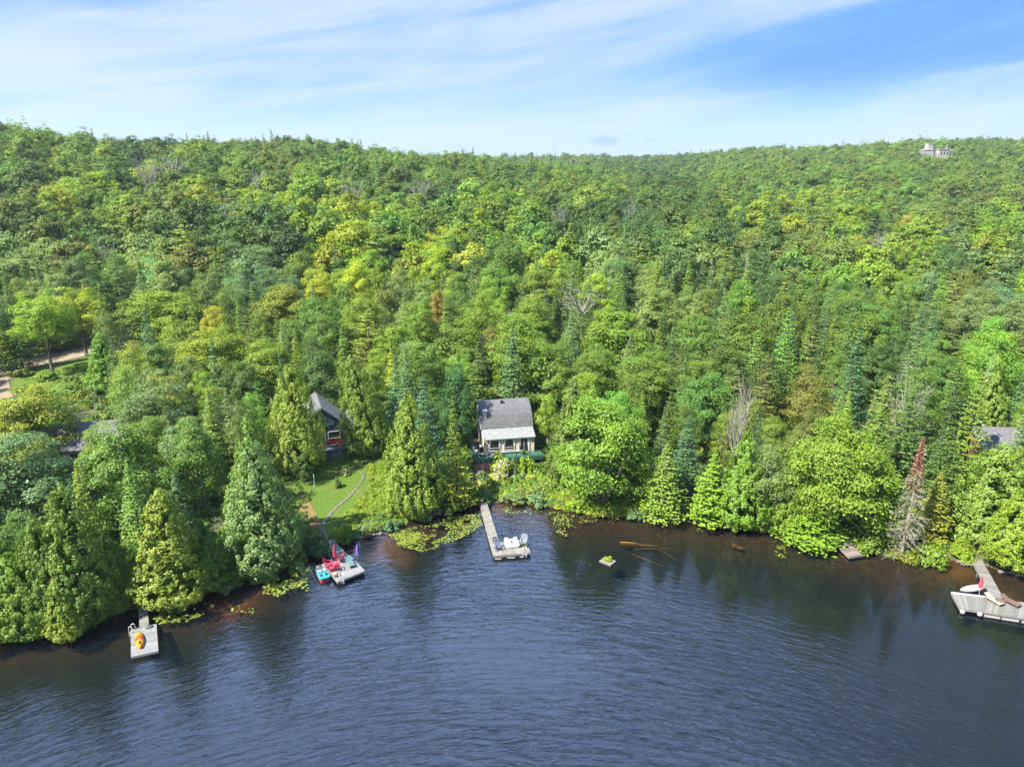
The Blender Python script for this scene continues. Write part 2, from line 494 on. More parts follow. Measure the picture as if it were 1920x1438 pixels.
floor_c = t.mix(t.smooth(na, 0.55, 0.75), floor_c, (0.10, 0.075, 0.045))
silt_depthshade = t.mix(t.smooth(nb, 0.3, 0.7), (0.042, 0.032, 0.014), (0.095, 0.068, 0.028))
silt_depthshade = t.mix(t.smooth(sd, -1.0, -8.0), silt_depthshade, t.mix(t.smooth(na, 0.3, 0.7), (0.005, 0.014, 0.018), (0.014, 0.026, 0.022)))  # bed colour darkened offshore for the light deep water absorbs
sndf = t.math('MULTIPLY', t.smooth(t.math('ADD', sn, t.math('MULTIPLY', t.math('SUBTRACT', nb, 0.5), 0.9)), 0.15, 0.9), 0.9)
bedc = t.mix(sndf, silt_depthshade, (0.22, 0.105, 0.035))
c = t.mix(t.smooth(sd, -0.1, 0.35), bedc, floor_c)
t.l.new(c, b.inputs['Base Color']); b.inputs['Roughness'].default_value = 0.95
bm = t.add('ShaderNodeBump', {'Height': nb, 'Strength': 0.6, 'Distance': 0.3}); t.l.new(bm.outputs[0], b.inputs['Normal'])
FLOOR = m
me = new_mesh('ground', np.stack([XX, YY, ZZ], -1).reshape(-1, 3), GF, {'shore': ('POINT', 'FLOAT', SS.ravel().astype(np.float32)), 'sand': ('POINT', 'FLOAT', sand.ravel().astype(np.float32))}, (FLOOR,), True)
link('ground', me, kind='structure')

# water: thin tea coloured sheet over the bed; the chop is stronger off the left and middle docks
wy = np.concatenate([np.linspace(-300, 20, 10), np.arange(22, 108, 1.0), np.array([125, 150])])
wx = np.concatenate([np.linspace(-420, -100, 12), np.arange(-97, 98, 1.5), np.linspace(100, 420, 12)])
WX, WY = np.meshgrid(wx, wy)
s_w = shore_s(WX.ravel(), WY.ravel()).reshape(WX.shape)
pxw, pyw, _ = proj(WX, WY, 0.0)
def sst(x, a, b_):
    q = np.clip((x - a) / (b_ - a), 0, 1); return q * q * (3 - 2 * q)
# sheltered lee along the wooded right shore, and under the left bank
lee_r = sst(WX, 1.5, 9.0) * sst(-s_w, 25, 12)
lee_l = sst(-WX, 28, 38) * sst(-s_w, 15, 5)
mid = sst(-s_w, 9, 4) * np.exp(-((WX + 12) / 7.0) ** 2)
chop = 1.0 - 0.88 * np.maximum.reduce([lee_r, lee_l * 0.85, mid * 0.6])
chop *= 0.55 + 0.9 * vnoise(WX + .6 * WY, WY * 1.8, 15, 3)
chop = np.where(WY < 20, 0.9, chop)
m = bpy.data.materials.new('lake_water'); m.use_nodes = True; m.node_tree.nodes.clear()
t = NT(m.node_tree)
co = t.add('ShaderNodeNewGeometry').outputs['Position']
ch = t.add('ShaderNodeAttribute', attribute_name='chop').outputs['Fac']
sx_w = t.add('ShaderNodeSeparateXYZ', {0: co})
vy = t.math('MULTIPLY_ADD', t.math('MULTIPLY', sx_w.outputs[0], sx_w.outputs[0]), 0.0085, sx_w.outputs[1])   # crests bend round the wind
co = t.add('ShaderNodeCombineXYZ', {0: sx_w.outputs[0], 1: vy, 2: 0.0}).outputs[0]
def wavetex(ang, sx, sy, scale, det, dist):
    mp = t.add('ShaderNodeMapping', {'Vector': co, 'Rotation': (0, 0, ang), 'Scale': (sx, sy, 1.0)})
    return t.add('ShaderNodeTexNoise', {'Vector': mp.outputs[0], 'Scale': scale, 'Detail': det, 'Roughness': 0.55, 'Distortion': dist}).outputs[0]
wa = wavetex(R(0), 0.30, 1.25, 1.35, 3.0, 0.8)
wb = wavetex(R(-14), 0.45, 1.0, 3.1, 2.0, 0.4)
wc = wavetex(R(18), 0.40, 1.0, 0.55, 2.0, 0.3)
hgt = t.math('ADD', t.math('ADD', t.math('MULTIPLY', wa, 0.62), t.math('MULTIPLY', wb, 0.22)), t.math('MULTIPLY', wc, 0.35))
hgt = t.math('MULTIPLY', hgt, ch)
bm = t.add('ShaderNodeBump', {'Height': hgt, 'Strength': 1.0, 'Distance': 0.14})
gl = t.add('ShaderNodeBsdfGlossy', {'Color': (1, 1, 1, 1), 'Roughness': 0.05, 'Normal': bm.outputs[0]})
trn = t.add('ShaderNodeBsdfTransparent', {'Color': (0.55, 0.50, 0.36, 1)})
body = t.add('ShaderNodeBsdfDiffuse', {'Color': (0.006, 0.014, 0.030, 1)})
inner = t.add('ShaderNodeMixShader', {0: 0.18, 1: trn.outputs[0], 2: body.outputs[0]})
fr = t.add('ShaderNodeFresnel', {'IOR': 1.42, 'Normal': bm.outputs[0]})
fac = t.math('MULTIPLY', fr.outputs[0], 1.0, clamp=True)
mx = t.add('ShaderNodeMixShader', {0: fac, 1: inner.outputs[0], 2: gl.outputs[0]})
o = t.add('ShaderNodeOutputMaterial'); t.l.new(mx.outputs[0], o.inputs[0])
WATER = m
nr, nc = WX.shape
gi = np.arange(nr * nc).reshape(nr, nc)
WF = np.stack([gi[:-1, :-1], gi[:-1, 1:], gi[1:, 1:], gi[1:, :-1]], -1).reshape(-1, 4)
me = new_mesh('lake', np.stack([WX, WY, np.zeros_like(WX)], -1).reshape(-1, 3), WF, {'chop': ('POINT', 'FLOAT', chop.ravel().astype(np.float32))}, (WATER,), True)
link('lake', me, kind='structure')

# ---------------------------------------------------------------- trees
def leaf_quads(C, N, size, asp=1.0, rg=rng):
    """diamond leaves centred on C facing N"""
    n = len(C)
    N = N / (np.linalg.norm(N, axis=1, keepdims=True) + 1e-9)
    r = rg.normal(size=(n, 3)); A = np.cross(N, r); A /= (np.linalg.norm(A, axis=1, keepdims=True) + 1e-9)
    B = np.cross(N, A)
    s = (size * rg.uniform(0.65, 1.35, n))[:, None] * 0.5
    V = np.stack([C - A * s, C - B * s * asp, C + A * s, C + B * s * asp], 1).reshape(-1, 3)
    return V, np.arange(4 * n).reshape(n, 4)

def unit(n, rg=rng):
    v = rg.normal(size=(n, 3)); return v / np.linalg.norm(v, axis=1, keepdims=True)

class Crown:
    def __init__(s): s.C = []; s.N = []; s.S = []; s.var = []; s.asp = []
    def add(s, C, N, S, var, asp=0.8):
        s.C.append(C); s.N.append(N); s.S.append(np.broadcast_to(S, len(C)).copy()); s.var.append(var)
    def mesh(s, name, mat, asp=0.75):
        C = np.concatenate(s.C); N = np.concatenate(s.N); S = np.concatenate(s.S); v = np.concatenate(s.var)
        V, F = leaf_quads(C, N, S, asp)
        return new_mesh(name, V, F, {'var': ('FACE', 'FLOAT', np.clip(v, 0, 1).astype(np.float32))}, (mat,))

def broadleaf(seed, H=12.0, Rr=3.6, base=0.22, ncl=46, nl=150, size=0.34, flat=0.62, tall=1.0, open_=0.0, inner=True):
    """a leafy crown of many clumps over limbs; returns crown and trunk meshes"""
    rg = np.random.default_rng(seed); cr = Crown(); tb = MB()
    zb = H * base; hc = (H - zb) / 2; zc = zb + hc
    dirs = unit(ncl * 3, rg)
    dirs = dirs[(dirs[:, 2] > -0.85)][:ncl]
    lump = unit(7, rg); la = rg.uniform(-0.22, 0.30, 7)
    tips = []
    for d in dirs:
        f = 1 + sum(a * max(0, float(d @ l)) ** 3 for a, l in zip(la, lump))
        rad = rg.uniform(0.60, 0.92) * f
        pz = zc + d[2] * hc * rad * 0.92
        wid = 1.0 - 0.28 * max(0, d[2]) * tall
        p = np.array([d[0] * Rr * rad * wid, d[1] * Rr * rad * wid, pz])
        rc = Rr * rg.uniform(0.16, 0.30) * (1.0 if rad > 0.6 else 1.15)
        n = int(nl * rg.uniform(0.6, 1.25) * (1 - open_ * rg.random()))
        q = unit(n, rg)
        up = q[:, 2] < -0.65
        q[up, 2] *= -0.6
        rr = rg.uniform(0.45, 1.0, n) ** 0.6
        ell = np.array([rc, rc, rc * flat]) * (1 + 0.28 * rg.normal(size=3).clip(-1, 1))
        C = p + q * rr[:, None] * ell + rg.normal(size=(n, 3)) * rc * 0.10
        N = q * 0.60 + np.array([0, 0, 0.35]) + rg.normal(size=(n, 3)) * 0.42 + d * 0.50
        cr.add(C, N, size, 0.5 + rg.normal() * 0.13 + rg.normal(size=n) * 0.16)
        tips.append(p)
    if inner:
        n = ncl * 12
        q = unit(n, rg) * rg.uniform(0.1, 0.75, n)[:, None]
        C = np.array([0, 0, zc]) + q * np.array([Rr * .85, Rr * .85, hc * .85])
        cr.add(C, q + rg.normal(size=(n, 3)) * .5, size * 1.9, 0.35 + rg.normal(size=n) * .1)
    r0 = H * 0.017
    top = Vector((rg.normal() * .2, rg.normal() * .2, zb + hc * 1.3))
    tb.tube([(0, 0, -0.6), (0.03, 0.02, zb * .5), (rg.normal() * .12, rg.normal() * .12, zb + .3), tuple(top)], [r0 * 1.35, r0, r0 * .85, r0 * .3], 7)
    for k in range(min(11, len(tips))):
        e = Vector(tips[k]); zs = zb * .8 + (k / 11) * hc * .7
        mid_ = Vector((e.x * .45, e.y * .45, zs + (e.z - zs) * .4))
        tb.tube([(0, 0, zs), tuple(mid_), tuple(e)], [r0 * .5, r0 * .32, r0 * .1], 5)
    return cr, tb

def fir(seed, H=14.0, Rr=2.3, base=0.06, lev=30, nb=9, nq=10, size=0.42, droop=0.18, gap=0.0, cone=0.9):
    rg = np.random.default_rng(seed); cr = Crown(); tb = MB()
    for i in range(lev):
        tt = i / lev
        z0_ = H * (base + (1 - base) * tt ** 0.95)
        L = Rr * (1 - tt) ** cone * rg.uniform(0.82, 1.12) + 0.10
        nn = max(4, int(nb * (1 - 0.35 * tt)))
        a0 = rg.uniform(0, 6.28)
        for j in range(nn):
            if gap and rg.random() < gap: continue
            a = a0 + 6.283 * j / nn + rg.normal() * .14
            l = L * rg.uniform(0.62, 1.18); z = z0_ + rg.uniform(-.6, .6) * H / lev
            k = max(3, int(nq * (0.35 + 0.65 * l / Rr)))
            s = np.sqrt(rg.uniform(0.04, 1.0, k))
            side = rg.normal(size=k) * (0.10 + 0.17 * s * (1.15 - s) * 2) * l
            dz = -droop * l * s + 0.16 * l * s ** 3 + (0.25 * (1 - tt) * rg.normal() * .4) - np.abs(side) * .22
            ca, sa = math.cos(a), math.sin(a)
            C = np.stack([ca * l * s - sa * side, sa * l * s + ca * side, z + dz], 1)
            N = np.stack([ca * 0.35 + 0 * s, sa * 0.35 + 0 * s, 1 + 0 * s], 1) + rg.normal(size=(k, 3)) * .30
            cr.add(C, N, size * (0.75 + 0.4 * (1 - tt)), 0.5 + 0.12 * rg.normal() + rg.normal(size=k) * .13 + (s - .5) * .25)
    n = 26
    zt = rg.uniform(0.93, 1.01, n) * H
    C = np.stack([rg.normal(size=n) * .10 * (1.02 - zt / H) * 8, rg.normal(size=n) * .10 * (1.02 - zt / H) * 8, zt], 1)
    cr.add(C, rg.normal(size=(n, 3)), size * .5, 0.6 + rg.normal(size=n) * .1)
    tb.tube([(0, 0, -.6), (0, 0, H * .5), (0, 0, H * .99)], [H * .0135, H * .008, .015], 6)
    return cr, tb

def cedar(seed, H=12.0, Rr=2.7, n_cl=170, nl=48, size=0.30, base=0.03, blunt=0.5, pointy=1.0, rag=0.1):
    rg = np.random.default_rng(seed); cr = Crown(); tb = MB()
    ph = rg.uniform(0, 6.28, 4)
    for i in range(n_cl):
        tt = 1 - math.sqrt(rg.uniform(0.0, 1.0))            # more clumps low down
        tt = tt if rg.random() < .75 else rg.random()
        prof = (min(1, (tt + .06) / .22)) ** .5 * (1 - tt ** (1.35 * pointy)) ** (0.5 + blunt * .5)
        a = rg.uniform(0, 6.283)
        lob = 1 + .09 * math.sin(2 * a + ph[0]) + .07 * math.sin(3 * a + ph[1] + 5 * tt) + .06 * math.sin(9 * tt + ph[2])
        r = Rr * prof * lob * rg.uniform(.80, 1.02) + rg.normal() * rag
        z = H * (base + (1 - base) * tt)
        p = np.array([math.cos(a) * r, math.sin(a) * r, z])
        rc = 0.29 * (0.7 + .6 * rg.random()) * (Rr / 2.7) ** .5
        q = unit(nl, rg)
        ell = np.array([rc * .8, rc * .8, rc * 1.7])
        C = p + q * rg.uniform(.5, 1, nl)[:, None] * ell
        outw = np.array([math.cos(a), math.sin(a), .25])
        N = outw * .95 + q * .45 + rg.normal(size=(nl, 3)) * .35
        cr.add(C, N, size, 0.5 + rg.normal() * .15 + rg.normal(size=nl) * .16)
    n = n_cl * 3
    tt = rg.random(n); a = rg.uniform(0, 6.283, n); r = Rr * (1 - tt) * .6 * rg.random(n)
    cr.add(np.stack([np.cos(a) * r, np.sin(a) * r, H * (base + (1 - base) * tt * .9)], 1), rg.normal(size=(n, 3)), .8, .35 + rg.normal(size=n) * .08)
    for k in range(3):
        a = 2.1 * k + .4
        tb.tube([(math.cos(a) * .35, math.sin(a) * .35, -.6), (math.cos(a) * .5, math.sin(a) * .5, H * .2), (math.cos(a) * .2, math.sin(a) * .2, H * .75)], [.19, .15, .04], 6)
    return cr, tb

def dead(seed, H=11.0, spread=0.55, twig=4, conifer=False, limbs=13):
    rg = random.Random(seed); tb = MB()
    def br(p, d, L, r, lev):
        d = d.normalized(); n = 3; pts = [p]; q = p
        for i in range(n):
            dd = (d + Vector((rg.gauss(0, .16), rg.gauss(0, .16), rg.gauss(0, .10) + .05 * (lev > 0)))).normalized()
            q = q + dd * L / n; pts.append(q)
        tb.tube(pts, [r, r * .8, r * .6, r * .35], 4 if lev < 2 else 3, cap=False)
        if lev >= 3: return
        for j in range(twig + (1 if lev == 0 else 0)):
            tt = rg.uniform(.35, 1.0); k = min(int(tt * n), n - 1)
            s = pts[k].lerp(pts[k + 1], tt * n - k)
            nd = (d + Vector((rg.gauss(0, .6), rg.gauss(0, .6), rg.uniform(-.1, .6)))).normalized()
            br(s, nd, L * rg.uniform(.42, .62), max(r * .48, .018), lev + 1)
    if conifer:
        tb.tube([(0, 0, -.5), (.05, 0, H * .5), (0, .05, H)], [H * .014, H * .009, .02], 6)
        for i in range(70):
            tt = rg.uniform(.12, .97); a = rg.uniform(0, 6.28); L = (1 - tt) * H * .16 * rg.uniform(.6, 1.2) + .25
            d = Vector((math.cos(a), math.sin(a), -.12)); s = Vector((0, 0, H * tt)); e = s + d * L
            tb.tube([s, s.lerp(e, .5) + Vector((0, 0, -.05)), e], [.035, .025, .012], 3, cap=False)
            for k in range(7):
                f = rg.uniform(.3, 1); nd = (d + Vector((rg.gauss(0, .6), rg.gauss(0, .6), rg.gauss(0, .25)))).normalized()
                tb.tube([s.lerp(e, f), s.lerp(e, f) + nd * L * .33], [.018, .008], 3, cap=False)
    else:
        zf = H * .30
        tb.tube([(0, 0, -.5), (0, 0, zf), (.1, .05, H * .6)], [H * .016, H * .012, H * .006], 6)
        for k in range(limbs):
            a = 6.283 * k / limbs + rg.gauss(0, .3); tt = rg.random()
            br(Vector((0, 0, zf + tt * H * .28)), Vector((math.cos(a) * spread, math.sin(a) * spread, 1.0 - .35 * (1 - tt))), H * rg.uniform(.30, .42), H * .0065, 1)
        br(Vector((.1, .05, H * .6)), Vector((0, 0, 1)), H * .38, H * .006, 1)
    return tb

# library of tree shapes: name -> list of (crown mesh, trunk mesh, height, width)
LIB = {}
def lib(kind, gen, n, mat, barkm, wfac=2.1, asp=.55, **kw):
    LIB[kind] = []
    for i in range(n):
        cr, tb = gen(100 * len(LIB) + i, **{k: (v[i % len(v)] if isinstance(v, (list, tuple)) else v) for k, v in kw.items()})
        cm = cr.mesh(kind + '_crown', mat, asp)
        V = np.concatenate(cr.C)
        LIB[kind].append((cm, tb.mesh(kind + '_trunk', barkm), float(np.percentile(V[:, 2], 99.7)), float(2 * np.percentile(np.hypot(V[:, 0], V[:, 1]), 97))))
lib('maple', broadleaf, 6, LEAF, BARK, H=12.0, base=-.08, Rr=[3.6, 3.9, 3.3, 4.0, 3.5, 3.7], ncl=[84, 90, 78, 92, 84, 80], nl=215, size=.21, flat=[.8, .85, .75, .8, .9, .8])
lib('roadmaple', broadleaf, 2, LEAF, BARK, H=12.0, Rr=[3.6, 3.9], ncl=[64, 72], nl=220, size=.21, flat=[.55, .6], base=.30)
lib('birch', broadleaf, 4, LEAF, PALEBARK, H=12.5, Rr=[2.7, 3.0, 2.6, 2.9], ncl=[84, 90, 80, 88], nl=150, size=.17, flat=[.9, .8, 1.0, .85], base=.04, open_=.35)
lib('fir', fir, 4, NEEDLE, BARK, H=14.0, Rr=[2.1, 2.4, 1.9, 2.6], lev=[34, 36, 32, 34], nb=11, nq=17, size=.30)
lib('pine', fir, 3, NEEDLE, BARK, H=13.0, Rr=[3.1, 3.4, 2.9], lev=[17, 19, 16], nb=9, nq=44, size=.27, droop=.02, gap=.16, cone=.62, base=.14)
lib('cedar', cedar, 5, NEEDLE, BARK, H=12.0, Rr=[2.7, 3.0, 2.5, 3.2, 2.6], n_cl=[520, 580, 480, 640, 520], nl=40, size=.165, blunt=[.4, .2, .6, .3, .5])
DEADM = [dead(1).mesh('dead_branches', DEADBARK), dead(2, spread=.75).mesh('dead_branches', DEADBARK), dead(3, spread=.35, H=12).mesh('dead_branches', DEADBARK)]
SNAGM = [dead(4, conifer=True, H=12).mesh('snag_branches', DEADBARK), dead(5, conifer=True, H=12).mesh('snag_branches', DEADBARK)]

TINT = {  # leaf reflectance
    'Y': (0.225, 0.300, 0.018), 'G': (0.156, 0.248, 0.022), 'M': (0.115, 0.190, 0.025), 'D': (0.070, 0.126, 0.025),
    'B': (0.072, 0.140, 0.052), 'P': (0.178, 0.248, 0.066), 'O': (0.128, 0.168, 0.034), 'E': (0.34, 0.30, 0.020),
    'R': (0.25, 0.215, 0.040), 'C': (0.176, 0.238, 0.030), 'U': (0.16, 0.08, 0.06), 'T': (0.128, 0.198, 0.072), 'K': (.20, .215, .03)}
CNAME = {'K': 'yellowing', 'Y': 'bright yellow-green', 'G': 'fresh green', 'M': 'mid green', 'D': 'deep green', 'B': 'bluish green', 'P': 'pale sage green', 'O': 'olive green',
         'E': 'golden yellow', 'R': 'orange-tinged', 'C': 'light olive green', 'U': 'reddish brown', 'T': 'grey-green'}
KNAME = {'roadmaple': ('broadleaf_tree', 'leafy tree'), 'maple': ('broadleaf_tree', 'leafy tree'), 'birch': ('birch_tree', 'fine-leaved tree'), 'fir': ('fir_tree', 'narrow fir'), 'pine': ('pine_tree', 'layered pine'), 'cedar': ('cedar_tree', 'dense cedar'), 'dead': ('dead_tree', 'bare grey tree'), 'snag': ('dead_tree', 'bare dead conifer')}
KGROUP = {'roadmaple': 'leafy trees on the wooded slope', 'maple': 'leafy trees on the wooded slope', 'birch': 'fine-leaved trees on the wooded slope', 'fir': 'firs on the wooded slope', 'pine': 'pines on the wooded slope', 'cedar': 'cedars by the lake', 'dead': 'bare dead trees', 'snag': 'bare dead trees'}
TREES = []       # dict(x, y, r, kind, code, top px, ...)
def jit(code, k=.14):
    c = np.array(TINT[code]); v = 1 + rng.normal() * k
    h = rng.normal() * .10
    return [float(max(.005, q)) for q in (c[0] * v * (1 + h), c[1] * v, c[2] * v * (1 - h))]

def put_tree(kind, x, y, h, wid, code, label=None, var=None, k=.14, z=None, rec=None):
    z = Tz(x, y) if z is None else z
    nm, _ = KNAME[kind]
    t_ = thing(nm, label or '', 'tree', (x, y, z), rng.uniform(0, 6.28), KGROUP[kind])
    if kind in ('dead', 'snag'):
        ms = DEADM if kind == 'dead' else SNAGM
        me = ms[(int(rng.integers(len(ms))) if var is None else var) % len(ms)]
        link('branches', me, t_)
        t_.scale = (wid / (7.5 if kind == 'dead' else 4.0), wid / (7.5 if kind == 'dead' else 4.0), h / (9.8 if kind == 'dead' else 12))
    else:
        L = LIB[kind]
        cm, tm, hh, ww = L[(int(rng.integers(len(L))) if var is None else var) % len(L)]
        c = link('crown', cm, t_); c['tint'] = jit(code, k)
        link('trunk', tm, t_)
        t_.scale = (wid / ww, wid / ww, h / hh)
    px, py, dc = proj(x, y, z + h)
    d = dict(o=t_, x=x, y=y, r=wid / 2, kind=kind, code=code, px=px, py=py, label=label)
    TREES.append(d)
    return d

def tree_b(kind, bx, by, ty, wpx, code, label, var=None, k=.06, tilt=0.0):
    """base at picture position (bx, by) on the ground, top at height ty, wpx wide"""
    p = on_ground(bx, by)
    if shore_s(p.x, p.y)[0] < 0.3:
        p = W(bx, by, 0.4); p.z = max(Tz(p.x, p.y), .1)
    zt = height_to(p.x, p.y, ty)
    dc = proj(p.x, p.y, (p.z + zt) / 2)[2]
    d = put_tree(kind, p.x, p.y, zt - p.z, wpx * dc / FPX, code, label, var, k, p.z)
    if tilt: d['o'].rotation_euler = (0, tilt, 0)
    return d

def tree_t(kind, tx, ty, h, wpx, code, label=None, var=None, k=.08):
    """top at picture position (tx, ty), h metres tall: found where the ray meets ground + h"""
    a, b, c = ray(tx, ty)
    t_ = np.linspace(60, 900, 5000)
    X_, Y_ = a * t_, b * t_
    d = (H0 + c * t_) - (T(X_, Y_) + h)
    ok = (d < 0) & (shore_s(X_, Y_) > .5)
    i = int(np.argmax(ok))
    x, y = float(X_[i]), float(Y_[i])
    dc = proj(x, y, Tz(x, y) + h * .6)[2]
    return put_tree(kind, x, y, h, wpx * dc / FPX, code, label, var, k)
# ------------------------------------------------ trees one can pick out, left to right along the shore
tree_b('cedar', 165, 1158, 915, 140, 'M', 'big dark green cedar, tallest of those hanging over the water left of the kayak dock', 0)
tree_b('cedar', 105, 1170, 975, 120, 'M', 'bushy green cedar overhanging the water just left of the tallest shore cedar', 1)
tree_b('cedar', 45, 1182, 1040, 120, 'G', 'low bushy cedar overhanging the water near the left edge', 4)
tree_b('cedar', 130, 1185, 1075, 90, 'G', 'small bright cedar bough mass lowest over the water at left', 2)
tree_b('cedar', 215, 1140, 1040, 80, 'M', 'low cedar under the tallest shore cedar at its right side', 1)
tree_b('cedar', -10, 1180, 1010, 150, 'G', 'green cedar cut by the left edge of the picture at the waterline', 0)
tree_b('cedar', 225, 1135, 1010, 90, 'M', 'low cedar squeezed in just left of the kayak dock walkway', 2)
tree_b('cedar', 330, 1122, 920, 150, 'C', 'tall pale olive egg-shaped cedar standing right behind the kayak dock', 4)
tree_b('cedar', 395, 1100, 975, 95, 'M', 'shaded green cedar to the right of the pale egg-shaped cedar', 2)
tree_b('maple', 440, 1085, 1000, 90, 'G', 'low leafy tree over the bank left of the tall pale birch', 2)
tree_b('cedar', 500, 1062, 835, 150, 'P', 'tall pale shaggy cedar left of the lawn with grey limbs showing', 1)
tree_b('cedar', 490, 1020, 790, 110, 'C', 'yellowish pointed tree rising behind the tall pale shaggy tree', 0)
tree_b('cedar', 562, 880, 688, 116, 'C', 'tall olive cedar hiding the left end of the navy cottage', 1)
tree_b('cedar', 694, 850, 668, 94, 'C', 'tall olive cedar with bare grey stems at the right end of the navy cottage', 3, tilt=-.13)
tree_b('cedar', 775, 960, 745, 125, 'C', 'tall yellow-green cedar on the right side of the lawn', 0)
tree_b('fir', 800, 900, 705, 80, 'B', 'dark bluish fir right behind the lawn-side cedar', 1)
tree_b('fir', 770, 850, 652, 58, 'B', 'slender bluish fir, tallest behind the lawn-side cedar', 0)
tree_b('fir', 858, 942, 828, 82, 'C', 'young bright yellow-green fir left of the middle dock', 3)
tree_b('cedar', 815, 945, 860, 60, 'M', 'small green cedar between the lawn-side cedar and the bright young fir', 2)
tree_t('fir', 961, 607, 15.5, 62, 'B', 'tall pointed bluish fir directly behind the cream cottage', 0)
tree_t('fir', 897, 640, 13, 56, 'D', 'dark fir behind the left end of the cream cottage roof', 2)
tree_b('maple', 858, 850, 690, 84, 'D', 'dark leafy tree close behind the left gable of the cream cottage')
tree_t('maple', 1030, 640, 12, 110, 'M', 'round green tree behind the right end of the cream cottage')
tree_b('cedar', 1070, 905, 712, 100, 'O', 'shaggy olive cedar crowding the right wall of the cream cottage', 2)
tree_b('maple', 1130, 945, 748, 180, 'G', 'large bright leafy tree on the bank right of the cream cottage', 1)
tree_b('maple', 1185, 935, 790, 120, 'G', 'leafy green tree just right of the large bright bank tree', 4)
tree_b('fir', 1243, 968, 832, 88, 'C', 'yellow-green fir at the waterline showing its pale bare trunk', 1)
tree_b('fir', 1280, 935, 782, 66, 'B', 'bluish fir standing behind the yellow-green waterline fir', 0)
tree_b('fir', 1330, 978, 850, 84, 'G', 'green fir at the waterline right of the pale-trunked fir', 2)
tree_b('cedar', 1385, 985, 812, 110, 'G', 'green cedar on the shore above the sunken logs', 2)
tree_b('birch', 1430, 985, 835, 100, 'P', 'pale green thin tree on the shore between the two shore cedars', 3)
tree_b('cedar', 1475, 992, 850, 84, 'G', 'green cedar on the shore left of the big round leafy tree', 4)
tree_b('maple', 1552, 1000, 785, 200, 'G', 'big round leafy tree on the bank left of the old small dock', 3)
tree_b('fir', 1520, 1008, 940, 120, 'G', 'low spreading fir skirt at the water left of the old small dock', 3)
tree_b('fir', 1622, 960, 762, 100, 'M', 'tall green fir behind the old small dock', 1)
tree_b('fir', 1665, 1005, 890, 95, 'G', 'green fir between the old small dock and the red-topped dead spruce', 3)
tree_b('fir', 1680, 930, 735, 84, 'D', 'dark tall fir rising behind the red-topped dead spruce', 2)
tree_b('fir', 1752, 965, 800, 98, 'D', 'dark green fir just right of the red-topped dead spruce', 1)
tree_b('fir', 1742, 1010, 885, 66, 'K', 'yellowing fir at the right foot of the red-topped dead spruce', 0)
tree_b('fir', 1800, 905, 700, 88, 'M', 'tall green fir left of the olive cedar with the thin cable', 1)
tree_b('cedar', 1846, 1010, 835, 170, 'C', 'huge pale yellow-green cedar bush beside the right dock', 3)
tree_b('cedar', 1905, 1060, 915, 130, 'Y', 'bright yellow-green cedar right at the shore end of the right dock', 1)
tree_b('cedar', 1948, 1010, 795, 150, 'C', 'tall pale cedar cut by the right edge above the right dock', 0)
tree_b('cedar', 1842, 835, 692, 76, 'C', 'slim olive cedar left of the right-hand grey shingle roof', 2)
tree_b('cedar', 1800, 1040, 1005, 44, 'Y', 'little yellow-green cedar at the foot of the wooden steps', 4)
tree_b('pine', 1635, 900, 705, 120, 'O', 'layered olive pine behind the tall fir at the old small dock', 0)
tree_t('fir', 1722, 622, 13, 46, 'T', 'pale silvery fir well above the red-topped dead spruce', 2)
tree_t('fir', 1755, 600, 13, 44, 'B', 'thin bluish fir next to the pale silvery fir', 0)
tree_t('fir', 1757, 562, 14, 40, 'B', 'narrow bluish fir standing above the pale silvery fir', 2)
# left bank, around the road and the hidden cottage
tree_b('roadmaple', 100, 705, 545, 112, 'Y', 'bright yellow-green tree with bare trunk, left one at the gravel road', 3)
tree_b('roadmaple', 163, 668, 538, 118, 'Y', 'bright yellow-green tree with bare trunk, right one at the gravel road', 1)
tree_b('fir', 44, 695, 545, 46, 'D', 'thin dark fir in the row left of the gravel road trees', 0)
tree_b('fir', 15, 700, 550, 50, 'M', 'green fir in the row by the road at the left edge', 1)
tree_t('pine', 212, 470, 16, 84, 'D', 'dark pine standing behind the two road trees', 1)
tree_b('cedar', 205, 735, 625, 75, 'G', 'vivid green cedar just right of the gravel road', 4)
tree_b('birch', 300, 850, 695, 135, 'T', 'grey-green round tree between the hidden left cottage and the olive cedar', 1)
tree_b('maple', 80, 880, 728, 150, 'C', 'light olive tree in front of the hidden left cottage', 0)
tree_b('maple', 60, 990, 815, 190, 'T', 'wide grey-green tree near the left edge below the hidden left cottage', 2)
tree_b('maple', 255, 985, 800, 165, 'C', 'round pale yellowish tree in front of the hidden left cottage', 4)
tree_b('fir', 348, 1030, 885, 70, 'B', 'bluish fir in shade behind the pale egg-shaped cedar', 1)
tree_b('maple', 385, 960, 790, 105, 'M', 'green tree filling the gap left of the tall pale shaggy tree', 1)
tree_b('fir', 408, 870, 728, 50, 'M', 'green narrow fir left of the twin silvery firs', 2)
tree_b('fir', 440, 868, 728, 48, 'T', 'pale silvery fir left of the navy cottage cedars', 0)
tree_b('birch', 470, 900, 752, 80, 'O', 'small olive tree left of the navy cottage', 3)
tree_b('maple', 570, 905, 850, 40, 'D', 'small dark tree in shade at the left corner of the navy cottage', 1)
tree_b('maple', 205, 900, 792, 74, 'C', 'light olive tree just in front of the hidden left cottage, right of its roof', 2)
tree_b('dead', 152, 868, 778, 60, 'P', 'bare dark-branched tree across the roof of the hidden left cottage', 0)
tree_b('cedar', 1893, 930, 838, 64, 'C', 'pale cedar in front of the right-hand grey shingle roof', 3)
